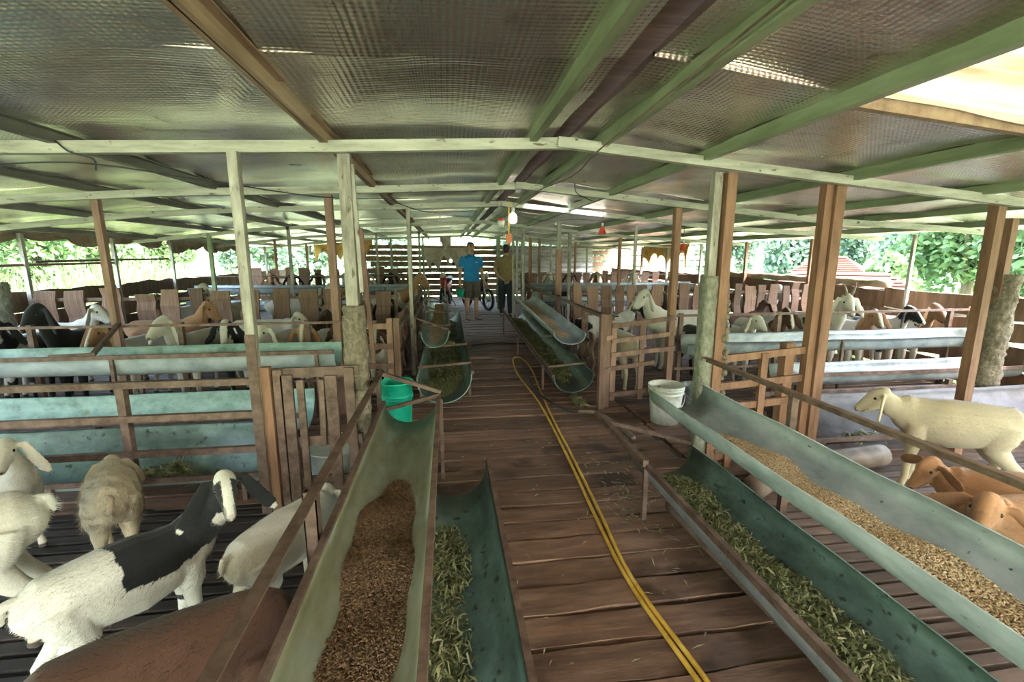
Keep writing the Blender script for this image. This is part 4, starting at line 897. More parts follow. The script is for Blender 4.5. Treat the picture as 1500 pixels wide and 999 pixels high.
# staggered lines, so that neighbouring crowns stand clear of each other
def pol(n, a0, a1, d0, d1): return [((d0, d1)[i % 2] * math.sin(R(a0 + (a1 - a0) * (i + .5) / n)), (d0, d1)[i % 2] * math.cos(R(a0 + (a1 - a0) * (i + .5) / n))) for i in range(n)]
near_l = [(-11.3, 8.5 + 3.1 * i) for i in range(5)] + [(-14.2, 10.05 + 3.1 * i) for i in range(5)]
far_l = [(-18.5, 13 + 4.6 * i) for i in range(4)] + [(-23.0, 15.3 + 4.6 * i) for i in range(4)] + [(d * math.sin(R(a)), d * math.cos(R(a))) for a, d in ((-7, 30), (-11, 36), (-15, 30), (-19, 36), (-22.5, 31))]
for (pts, rr_, far, mt, lab, gp) in ((pol(8, 62, 94, 22.5, 27.0), 1.3, 0, 'leaf', 'mid green bushy tree in the nearer row beyond the right wall', 'nearer trees on the right'),
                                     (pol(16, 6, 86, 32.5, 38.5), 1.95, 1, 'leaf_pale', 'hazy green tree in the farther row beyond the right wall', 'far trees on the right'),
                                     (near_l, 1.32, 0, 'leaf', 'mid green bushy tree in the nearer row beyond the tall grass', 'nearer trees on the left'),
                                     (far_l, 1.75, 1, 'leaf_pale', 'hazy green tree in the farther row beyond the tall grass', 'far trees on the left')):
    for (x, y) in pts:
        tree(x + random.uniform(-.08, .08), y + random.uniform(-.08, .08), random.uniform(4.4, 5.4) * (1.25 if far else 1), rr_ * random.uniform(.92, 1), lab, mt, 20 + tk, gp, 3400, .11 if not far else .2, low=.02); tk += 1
def house(x, y, w, d, hz_, rh, label, rz):
    z0 = float(gz(np.array(x), np.array(y))); t = empty('farmhouse', (x, y, z0), label, 'house', rz=rz)
    obj('wall', MB().box(-w / 2, w / 2, -d / 2, d / 2, -.3, hz_), 'plaster', t, local=True)
    m = MB(); e = .4
    A = [(-w / 2 - e, -d / 2 - e, hz_), (w / 2 + e, -d / 2 - e, hz_), (w / 2 + e, d / 2 + e, hz_), (-w / 2 - e, d / 2 + e, hz_), (-w / 2 + d * .3, 0, hz_ + rh), (w / 2 - d * .3, 0, hz_ + rh)]
    m.add(A, [(0, 1, 5, 4), (1, 2, 5), (2, 3, 4, 5), (3, 0, 4), (3, 2, 1, 0)])
    rf = obj('roof', m, 'tile', t, local=True)
    for k in range(9):
        f = k / 9; obj('tile_course', MB().bar((-w / 2 - e + (d * .3 + e) * f, -(d / 2 + e) * (1 - f), hz_ + rh * f + .03), (w / 2 + e - (d * .3 + e) * f, -(d / 2 + e) * (1 - f), hz_ + rh * f + .03), .28, .05), 'tile', t, local=True)
    for k in (-.3, 0, .3): obj('window', MB().box(w * k - .35, w * k + .35, -d / 2 - .03, -d / 2 + .02, hz_ * .4, hz_ * .8), 'glassdark', t, local=True)
    return t
house(18.2, 20.2, 2.2, 2.0, 1.85, .75, 'small farmhouse with a red hipped roof among the far trees', R(-50))
house(11.0, 11.9, 3.4, 2.2, 1.35, .72, 'long low house with a red tiled roof just beyond the right wall', R(-45))
# tall grass
def tall_grass(label, n, x0, x1, y0, y1, hmin, hmax, seed):
    rg = np.random.default_rng(seed); x = rg.uniform(x0, x1, n); y = rg.uniform(y0, y1, n)
    cl = rg.integers(0, 90, n); cx = rg.uniform(x0, x1, 90); cy = rg.uniform(y0, y1, 90); x = cx[cl] + rg.normal(0, .25, n); y = cy[cl] + rg.normal(0, .25, n)
    x = np.where(x > x1, 2 * x1 - x, np.where(x < x0, 2 * x0 - x, x))
    z = gz(x, y); h = rg.uniform(hmin, hmax, n); a = rg.uniform(0, 6.283, n); ln = rg.uniform(.15, .75, n) * h * .7; w = rg.uniform(.012, .028, n)
    ca = np.where(x < 0, np.where(x > x1 - 1.3, -np.abs(np.cos(a)), np.cos(a)), np.where(x < x0 + 1.3, np.abs(np.cos(a)), np.cos(a))); a = np.arctan2(np.sin(a), ca); d = np.stack((np.cos(a), np.sin(a), 0 * a), -1); s = np.stack((-np.sin(a), np.cos(a), 0 * a), -1); rows = []
    for k, t in enumerate((0, .35, .65, .86, 1.0)):
        zc = z + h * (t - .28 * t ** 3 * (ln / h)) ; p = np.stack((x, y, zc), -1) + d * (ln * t ** 2.2)[:, None]; ww = (w * (1 - .97 * t ** 2))[:, None]
        rows += [p - s * ww, p + s * ww]
    V = np.stack(rows, 1).reshape(-1, 3); o = (np.arange(n) * 10)[:, None, None]
    F = (np.array([[2 * k, 2 * k + 1, 2 * k + 3, 2 * k + 2] for k in range(4)])[None] + o).reshape(-1, 4)
    tone = np.repeat(np.clip(rg.beta(2.2, 2, n), 0, 1), 10)
    ob = bpy.data.objects.new('tall_grass', np_mesh('tall_grass', V, F, 'grassblade', tone)); return link(ob, None, label, 'grass', kind='stuff')
tall_grass('tall reed-like grass growing against the left slab wall', 9000, -8.5, -5.5, 2.0, 15.0, 1.3, 2.15, 5)
tall_grass('weeds growing beyond the right slab wall', 3500, 6.2, 8.0, 2.0, 15.0, .6, 1.4, 6)
# ================================================================== GOATS
WHITE = np.array((.60, .575, .525)); CREAM = np.array((.52, .45, .345)); TAN = np.array((.33, .18, .10)); BROWN = np.array((.068, .031, .02)); DARK = np.array((.05, .028, .02)); BLACK = np.array((.014, .014, .016)); PINK = np.array((.55, .33, .27))
def seg_d(p, pts):
    """distance of points p to a polyline and the parameter along it"""
    best = np.full(len(p), 9.0); par = np.zeros(len(p)); n = len(pts) - 1
    for i in range(n):
        a, b = np.array(pts[i]), np.array(pts[i + 1]); ab = b - a; t = np.clip(((p - a) @ ab) / (ab @ ab + 1e-12), 0, 1)
        d = np.linalg.norm(p - (a + t[:, None] * ab), axis=1); m = d < best; best[m] = d[m]; par[m] = (i + t[m]) / n
    return best, par
def goat(loc, yaw, s, coat, label, neck=(.47, 0, .90), head=(0, -38), group=None, voxel=.0145, ear=.23, lie=False, horns=0, beard=False, collar=None, fat=1.06, wool=0, seed=0, earout=.45, name='goat', step=.0, fur=0, furlen=.03):
    """goat facing +x; neck = where the skull sits, head = (yaw, pitch) of the muzzle in degrees; scale 1 = 0.75 m at the withers"""
    rg = random.Random(seed * 7 + 3); t = empty(name, (loc[0], loc[1], 0), label, 'goat', group, rz=R(yaw)); m = MB()
    f = fat; dz = -.30 if lie else 0
    tr = [(-.425, .635, .035, .045), (-.40, .63, .075, .09), (-.35, .625, .115, .135), (-.26, .61, .14 * f, .155), (-.12, .588, .152 * f, .168 * f), (.03, .578, .156 * f, .178 * f), (.16, .590, .142 * f, .175), (.26, .612, .118, .158), (.34, .635, .088, .125), (.39, .65, .05, .075)]
    m.loft([(x, 0, z + dz) for x, z, a, b in tr], [(a, b) for x, z, a, b in tr], 20)
    hp = Vector(neck) + Vector((0, 0, dz)); b0 = Vector((.27, 0, .655 + dz)); mid = b0.lerp(hp, .5) + Vector((.035, 0, -.02))
    m.loft([b0 + Vector((-.05, 0, -.03)), b0.lerp(mid, .5), mid, mid.lerp(hp, .55), hp], [(.10, .125), (.088, .118), (.066, .090), (.055, .072), (.05, .06)], 16)
    ya, pi_ = R(head[0]), R(head[1]); hd = Vector((math.cos(ya) * math.cos(pi_), math.sin(ya) * math.cos(pi_), math.sin(pi_)))
    hs = Vector((-math.sin(ya), math.cos(ya), 0)); hu = hd.cross(hs) * -1; hu = hs.cross(hd) * -1 if False else hd.cross(hs)
    if hu.z < 0 and abs(hd.z) < .95: hu = -hu
    sk_ = [(-.055, .012, .034, .04), (-.03, .015, .052, .06), (.02, .016, .06, .068), (.07, .012, .056, .066), (.12, .004, .043, .055), (.17, -.006, .034, .044), (.205, -.012, .031, .036), (.228, -.016, .024, .026), (.24, -.018, .012, .012)]
    m.loft([hp + hd * a + hu * (b + .015) for a, b, _, _ in sk_], [(w, h) for _, _, w, h in sk_], 16, up=tuple(hu))
    m.loft([hp + hd * .03 - hu * .04, hp + hd * .12 - hu * .045, hp + hd * .20 - hu * .04], [(.035, .022), (.028, .018), (.02, .014)], 10, up=tuple(hu))
    ears = []
    for sd in (-1, 1):
        e0 = hp + hd * .0 + hs * sd * .042 + hu * .035; out = (hs * sd * earout + Vector((0, 0, -1)) + hd * .12).normalized()
        e1 = e0 + (hs * sd * .05 + hu * .0); e2 = e1 + out * ear * .45; e3 = e1 + out * ear * .85 + hs * sd * .01; e4 = e1 + out * ear * 1.02 + hs * sd * .02
        fl = tuple(hs * sd)
        m.loft([e0, e1, e2, e3, e4], [(.016, .014), (.03, .013), (.044, .011), (.042, .010), (.018, .009)], 10, up=fl); ears.append([e0, e1, e2, e3, e4])
    legs = []
    for sd in (-1, 1):
        st = step * sd
        if not lie:
            F = [(.245, .075 * sd, .56), (.25, .088 * sd, .46), (.235 + st * .3, .085 * sd, .40), (.245 + st * .6, .08 * sd, .26), (.235 + st, .08 * sd, .20), (.235 + st, .08 * sd, .10), (.252 + st, .08 * sd, .05), (.258 + st, .08 * sd, .0)]
            m.loft(F, [.075, .06, .048, .034, .028, .024, .027, .03], 12, up=(0, 1, 0))
            H = [(-.27, .07 * sd, .62), (-.25, .092 * sd, .52), (-.225 - st * .2, .095 * sd, .43), (-.30 - st * .6, .09 * sd, .33), (-.365 - st, .085 * sd, .265), (-.355 - st, .083 * sd, .20), (-.335 - st, .083 * sd, .09), (-.318 - st, .083 * sd, .045), (-.312 - st, .083 * sd, .0)]
            m.loft(H, [(.11, .10), (.098, .085), (.078, .062), (.05, .042), .034, .029, .025, .028, .031], 12, up=(0, 1, 0)); legs += [F, H]
        else:
            F = [(.25, .08 * sd, .30), (.34, .10 * sd, .14), (.42, .09 * sd, .05), (.28, .12 * sd, .035), (.20, .12 * sd, .03)]
            H = [(-.26, .09 * sd, .28), (-.16, .17 * sd, .17), (-.10, .19 * sd, .07), (-.28, .20 * sd, .045), (-.14, .20 * sd, .03)]
            m.loft(F, [.06, .045, .035, .03, .03], 10, up=(0, 1, 0)); m.loft(H, [.10, .08, .05, .035, .03], 10, up=(0, 1, 0)); legs += [F, H]
    m.loft([(-.40, 0, .70 + dz), (-.438, 0, .70 + dz), (-.452, 0, .66 + dz), (-.452, 0, .61 + dz)], [.024, .022, .018, .008], 8, up=(0, 1, 0))
    m.loft([hp + hd * .03 - hu * .03, mid + Vector((.03, 0, -.04)), Vector((.34, 0, .60 + dz))], [.03, .05, .06], 10)
    me = remesh(m, voxel / s * min(1, s * 1.05), 5, .5)
    n = len(me.vertices); co = np.empty(n * 3, np.float32); me.vertices.foreach_get('co', co); P = co.reshape(-1, 3).astype(float)
    if wool:
        nr = np.empty(n * 3, np.float32); me.vertices.foreach_get('normal', nr); nr = nr.reshape(-1, 3); k = np.clip((P[:, 2] - .3 - dz) / .1, 0, 1)
        P = P + nr * (k * wool * (.6 + vnoise(P, 55, 9) * .5))[:, None]; 
    me.vertices.foreach_set('co', (P * s).astype(np.float32).ravel()); me.update()
    # ---- coat
    hpn = np.array(hp); hdn = np.array(hd); hun = np.array(hu); hsn = np.array(hs)
    dh, th = seg_d(P, [hpn - hdn * .05, hpn + hdn * .24]); dn, tn = seg_d(P, [np.array(b0), np.array(mid), hpn])
    de = np.minimum(seg_d(P, ears[0])[0], seg_d(P, ears[1])[0]); te = np.where(seg_d(P, ears[0])[0] < seg_d(P, ears[1])[0], seg_d(P, ears[0])[1], seg_d(P, ears[1])[1])
    nz = vnoise(P, 16, seed) ; fine = vnoise(P, 42, seed + 5)
    is_e = (de < np.where(te > .55, .046, .05)) & (te > .12) & ((P - hpn) @ hsn * np.sign((P - hpn) @ hsn) > .03); is_h = (dh < .112) & ~is_e; is_n = (dn < .14) & ~is_h & ~is_e & (P[:, 0] > .26)
    lat = np.abs((P - hpn) @ hsn); topd = (P - hpn) @ hun; along = (P - hpn) @ hdn; z = P[:, 2] - dz; x = P[:, 0]
    base, head_c, spot = {'white': (WHITE, WHITE, None), 'cream': (CREAM, CREAM * 1.05, None), 'boer': (WHITE, TAN * .8, None), 'brownhead': (WHITE, BROWN, None), 'brown': (BROWN, BROWN * .8, None), 'tan': (TAN, TAN * 1.15, None), 'dark': (DARK, DARK, None), 'black': (BLACK, BLACK, None),
                          'saddle': (WHITE, WHITE, BLACK), 'spotted': (WHITE, BLACK, BLACK), 'pied': (BROWN, WHITE, WHITE), 'blackwhite': (BLACK, WHITE, WHITE)}[coat]
    C = np.tile(base, (n, 1)).astype(float)
    C[is_h | is_e] = head_c
    if coat in ('boer', 'brownhead'):
        C[is_n & (tn + nz * .12 > .30)] = head_c; C[is_h & (lat < .018 + .008 * nz) & (topd > 0)] = WHITE
    if coat == 'saddle':
        sad = (x > -.06 + fine * .02) & (z > .585 + .45 * (x - .10) ** 2 + nz * .015 + fine * .012) & ~is_h & ~is_e & (x < .62); C[sad] = BLACK
        dors = (P - np.array(b0)) @ np.array((-.82, 0, .57)); C[is_n & (tn > .42) & (dors < -.012 + nz * .01)] = WHITE; C[is_n & (tn > .02) & (dors >= -.03 + nz * .01)] = BLACK
        C[is_e] = BLACK; C[is_e & (te > .84) & (de < .022)] = WHITE * .95; C[is_h & (lat > .024 + nz * .006) & (along > -.03)] = BLACK * 1.5; C[is_h & (lat < .028) & (along > .17)] = np.array((.25, .22, .2))
        C[is_h & (along < .03) & (topd > .055)] = WHITE; C[is_h & (lat < .017 + nz * .004)] = WHITE; C[is_n & (tn > .8) & (P[:, 2] < hpn[2] - .07)] = WHITE * .95
        lg = (z < .30) & (z > .16) & (nz > .1) & (x > 0); C[lg] = BLACK * 2
    if spot is not None and coat in ('spotted', 'pied', 'blackwhite'):
        C[(nz > .35) & ~is_h & ~is_e] = spot
        if coat == 'spotted': C[is_h & (lat < .022)] = WHITE
        if coat in ('pied', 'blackwhite'): C[is_e] = base * 1.1; C[is_h & (lat > .034)] = base * 1.2
    if coat in ('white', 'cream', 'boer', 'brownhead'):
        dirt = np.clip(.5 + nz * .5, 0, 1)[:, None] * .20 + np.clip((.34 - z) / .3, 0, 1)[:, None] * .28; C = C * (1 - dirt) + np.array((.36, .25, .14)) * dirt
        if coat != 'boer': C[is_e & (fine > .2)] *= np.array((1, .93, .88))
    if coat == 'tan': C = C * (1 + .25 * nz[:, None]); C[is_h & (lat < .03) & (along < .12)] *= 1.25
    if not lie: C[z < .035] = np.array((.07, .055, .045))
    C[is_h & (along > .222)] = C[is_h & (along > .222)] * .6 + PINK * .25
    lw = (P - hpn) @ hun
    C[is_h & (along > .205) & (np.abs(lat - .014) < .008) & (lw > -.012) & (lw < .012)] *= .25
    C[is_h & (along > .15) & (np.abs(lw + .026 + (along - .15) * .05) < .005)] *= .45
    C = np.clip(C * (1 + .07 * fine[:, None]), .006, .92)
    a = me.color_attributes.new('coat', 'FLOAT_COLOR', 'POINT'); rgba = np.ones((n, 4), np.float32); rgba[:, :3] = C; a.data.foreach_set('color', rgba.ravel())
    me.materials.append(M['coat']); me.name = 'body'; o = bpy.data.objects.new('body', me); link(o, t)
    if fur:
        me.calc_loop_triangles(); T = np.empty(len(me.loop_triangles) * 3, np.int32); me.loop_triangles.foreach_get('vertices', T); T = T.reshape(-1, 3)
        PP = P * s; A_ = PP[T]; nn = np.cross(A_[:, 1] - A_[:, 0], A_[:, 2] - A_[:, 0]); ar = np.linalg.norm(nn, axis=1); g_ = np.random.default_rng(seed)
        w = ar / ar.sum(); pick = g_.choice(len(T), fur, p=w); b = g_.dirichlet((1, 1, 1), fur); base_p = (A_[pick] * b[:, :, None]).sum(1); nrm = nn[pick] / ar[pick][:, None]
        vi = T[pick, 0]; ln = g_.uniform(.6, 1.3, fur) * furlen * s; ln[(z[vi] < .42) | is_h[vi]] *= .5; ln[is_e[vi]] *= .35
        fl = np.array((-1, 0, -.55)) - nrm * (nrm @ np.array((-1, 0, -.55)))[:, None]; fl /= np.linalg.norm(fl, axis=1)[:, None] + 1e-6
        d_ = fl * .95 + nrm * .22 + g_.normal(0, .22, (fur, 3)); d_ /= np.linalg.norm(d_, axis=1)[:, None]; sd_ = np.cross(d_, nrm); sd_ /= np.linalg.norm(sd_, axis=1)[:, None] + 1e-6
        W_ = (g_.uniform(.0007, .0014, fur) * s * 1.5)[:, None]; base_p = base_p - nrm * .002
        V_ = np.stack((base_p - sd_ * W_, base_p + sd_ * W_, base_p + d_ * ln[:, None]), 1).reshape(-1, 3)
        fm = np_mesh('fur', V_, np.arange(fur * 3).reshape(-1, 3), 'coat'); ca = fm.color_attributes.new('coat', 'FLOAT_COLOR', 'POINT'); fc = np.ones((fur * 3, 4), np.float32)
        fc[:, :3] = np.repeat(np.clip(C[vi] * g_.uniform(.82, 1.18, (fur, 1)), .005, .95), 3, 0); ca.data.foreach_set('color', fc.ravel())
        link(bpy.data.objects.new('fur', fm), t, kind='stuff')
    for sd in (-1, 1):
        ec = (hp + hd * .062 + hs * sd * .050 + hu * .038) * s; obj('eye', MB().ball(tuple(ec), .0125 * s, 10, 6), 'eye', t, smooth=True, local=True)
        if horns:
            h0 = hp - hd * .01 + hs * sd * .028 + hu * .065
            pts = [h0, h0 + hu * .05 * horns - hd * .02 + hs * sd * .01, h0 + hu * .085 * horns - hd * .07 * horns + hs * sd * .03, h0 + hu * .09 * horns - hd * .12 * horns + hs * sd * .05]
            obj('horn', MB().loft([p * s for p in pts], [.016 * s, .014 * s, .01 * s, .003 * s], 8), 'skinhorn', t, smooth=True, local=True)
    if collar:
        c = mid.lerp(hp, .35); d = (hp - mid).normalized(); q = d.cross(Vector((0, 1, 0))).normalized()
        ring = [(c + Vector((0, 1, 0)) * math.cos(k * .5236) * .068 + q * math.sin(k * .5236) * .088) * s for k in range(13)]
        obj('collar', MB().loft(ring, .007 * s, 6, cap=False), collar, t, smooth=True, local=True)
    return t
# near left pen
NV = .0085
goat((-1.06, 1.52), 47, .63, 'saddle', 'white goat with a black saddle and black ears, head turned to the aisle', neck=(.46, -.09, .93), head=(-108, -34), voxel=.007, fur=18000, ear=.27, seed=1, earout=.6, fat=1.14)
goat((-1.76, 1.62), 212, .76, 'white', 'cream white goat standing with lowered head left of the shaggy goat', neck=(.46, 0, .62), head=(0, -50), voxel=NV, fur=12000, seed=2, fat=1.1)
goat((-1.55, 2.20), 122, .57, 'cream', 'shaggy dirty cream goat seen from behind beside the saddled goat', neck=(.40, 0, .66), head=(0, -60), voxel=.007, fur=20000, furlen=.06, wool=.016, seed=3, fat=1.12)
goat((-2.16, 2.36), -20, .62, 'white', 'white goat with drooping ears looking out at the left of the near pen', neck=(.40, -.10, .90), head=(-45, -25), voxel=NV, fur=12000, seed=4, ear=.25)
goat((-.64, 1.72), 62, .58, 'white', 'short white goat seen from behind beside the handrail', neck=(.42, .05, .66), head=(10, -55), voxel=NV, fur=12000, seed=5, fat=1.12)
goat((-.70, 1.10), 28, .68, 'brown', 'dark red brown goat with its back below the handrail', neck=(.40, .02, .52), head=(0, -50), voxel=NV, fur=12000, seed=6)
# near right pen
goat((2.93, 2.22), 146, .74, 'cream', 'big cream goat walking behind the handrail of the right pen', neck=(.46, .04, .74), head=(-10, -35), voxel=NV, fur=12000, seed=7, fat=1.1, ear=.2, step=.04)
goat((2.16, 1.28), 172, .70, 'tan', 'tan goat with a lowered head beside the pale blue trough', neck=(.40, .08, .74), head=(35, -18), voxel=NV, fur=12000, seed=8, ear=.2, earout=1.6)
goat((2.42, 1.60), 160, .60, 'tan', 'red tan goat whose ear sticks up behind the lowered head', neck=(.44, .0, .76), head=(10, -45), voxel=NV, fur=12000, seed=9, ear=.18, earout=2.5)
# pens behind the cross troughs: pixel column, depth, yaw, scale, coat, label, options
GL = [(-4.3, 4.85, -85, .9, 'white', 'white goat by the slab wall end of the upper green cross trough', {}),
      (-3.86, 4.84, -80, .9, 'blackwhite', 'black and white goat at the left end behind the upper green cross trough', {}),
      (-3.42, 4.88, -92, .96, 'black', 'black goat beside the crusted column behind the green cross trough', dict(neck=(.46, 0, .97))),
      (-2.98, 4.84, -95, .84, 'boer', 'white goat with a tan face left of the brown round post', {}),
      (-2.42, 4.86, -97, .90, 'white', 'white goat with long pale ears right of the brown round post', dict(ear=.27)),
      (-2.02, 4.84, -84, .86, 'blackwhite', 'black and white faced goat looking between the boards', {}),
      (-1.64, 4.80, -90, .86, 'white', 'plain white goat with its chin on the green cross trough', dict(neck=(.50, 0, .86))),
      (-1.28, 4.80, -92, .86, 'boer', 'tan headed goat hanging its head over the green cross trough', dict(neck=(.50, 0, .86), head=(0, -60), ear=.26)),
      (-.97, 4.90, -90, .86, 'brownhead', 'brown headed goat with a white blaze at the end of the green cross trough', {}),
      (-.70, 4.86, -90, .74, 'brownhead', 'goat with a brown and white face behind the open corner gate', {}),
      (-4.25, 5.62, 0, .9, 'white', 'white goat standing broadside near the left slab wall', {}),
      (-3.15, 5.62, 3, .92, 'tan', 'tan goat standing broadside behind the brown round post', {}),
      (-2.10, 5.62, -2, .9, 'white', 'white goat standing broadside behind the white long eared goat', dict(neck=(.44, -.1, .78))),
      (-1.02, 5.66, 180, .8, 'dark', 'dark brown goat near the corner gate', {})]
GL2 = [(-3.6, 6.80, -90, .95, 'boer', 'tan headed goat behind the left end of the broad boards', {}),
       (-3.0, 6.82, -96, 1.0, 'white', 'white goat looking over the broad boards left of the round post', dict(neck=(.45, 0, .98))),
       (-2.3, 7.5, 10, 1.0, 'white', 'white goat standing behind the broad boards near their middle', {}),
       (-1.65, 6.82, -90, 1.0, 'spotted', 'black headed goat with a white blaze behind the broad tapering boards', {}),
       (-1.22, 6.82, -88, 1.0, 'tan', 'tan goat peering over the broad tapering boards', dict(neck=(.46, 0, 1.0))),
       (-.80, 6.80, -92, .9, 'black', 'black goat behind the right end of the broad boards', {})]
GR = [(2.0, 5.76, 0, .85, 'spotted', 'black and white spotted goat beside the far right grain trough', {}),
      (1.88, 4.74, 88, .78, 'cream', 'pale tan goat with its back to the slatted gate', dict(neck=(.42, 0, .64))),
      (2.82, 5.36, 180, .98, 'white', 'white goat standing in profile above the slatted gate', dict(neck=(.46, .02, .95), head=(15, -42))),
      (2.76, 4.76, -92, .82, 'blackwhite', 'black goat with a white face beside the concrete footed post', dict(neck=(.42, 0, 1.0))),
      (3.2, 4.84, -92, .82, 'white', 'white goat with its muzzle near the galvanised trough', dict(ear=.2)),
      (3.55, 4.90, -88, .88, 'brownhead', 'white goat with brown ears behind the galvanised trough', {}),
      (3.9, 4.88, -90, .92, 'brownhead', 'brown faced goat with a white blaze at the galvanised trough', {}),
      (4.27, 4.92, -92, .96, 'white', 'horned white goat beside the brown faced goat', dict(horns=1, neck=(.46, 0, .97))),
      (4.62, 4.88, -90, .88, 'boer', 'white goat with a tan head right of the double timber post', dict(neck=(.46, 0, .86))),
      (5.0, 4.86, -90, .88, 'spotted', 'black and white pied goat right of the double timber post', {}),
      (5.34, 4.88, -90, .9, 'boer', 'tan eared white goat at the wall end of the galvanised trough', dict(ear=.26)),
      (3.78, 5.68, 0, .84, 'brown', 'red brown goat standing broadside behind the galvanised trough', {}),
      (4.98, 5.70, 180, .84, 'white', 'white goat with a low head near the right slab wall', dict(neck=(.42, 0, .68)))]
GR2 = [(3.05, 6.9, -90, 1.0, 'white', 'white goat behind the red brown board fence', {}), (4.0, 7.2, 10, 1.0, 'brown', 'brown goat behind the red brown board fence', {}), (4.9, 6.9, -85, 1.0, 'white', 'white goat behind the wall end of the red brown board fence', {})]
k = 10
for L_ in (GL, GL2, GR, GR2):
    for (x, y, yaw, s, coat_, lab, kw) in L_:
        kw = dict(kw); kw.setdefault('head', (random.uniform(-20, 20), random.uniform(-50, -30))); k += 1
        goat((x, y), yaw, s, coat_, lab, seed=k, **kw)
goat((-1.10, 7.62), 0, 1.0, 'boer', 'large tan headed goat feeding over the upper trough of the far left pair', neck=(.64, 0, 1.06), head=(-15, -42), seed=50, ear=.25)
FG = [(-3.7, 'tan'), (-3.2, 'blackwhite'), (-2.7, 'brown'), (-2.2, 'white'), (-1.7, 'white'), (-1.25, 'black'), (-.85, 'boer'), (2.2, 'white'), (2.8, 'dark'), (3.4, 'boer'), (4.2, 'white')]
for i, (x, c) in enumerate(FG):
    nm = {'tan': 'tan', 'blackwhite': 'black and white', 'brown': 'brown', 'white': 'white', 'black': 'black', 'boer': 'tan headed', 'dark': 'dark brown'}[c]
    goat((x, 10.74 + random.uniform(0, .08)), -90 + random.uniform(-8, 8), 1.0, c, nm + ' goat looking over the far ' + ('left' if x < 0 else 'right') + ' cross trough', neck=(.46, 0, .97), head=(random.uniform(-25, 25), random.uniform(-45, -25)), seed=70 + i, voxel=.019, group='goats at the far cross troughs' if c == 'white' else None)
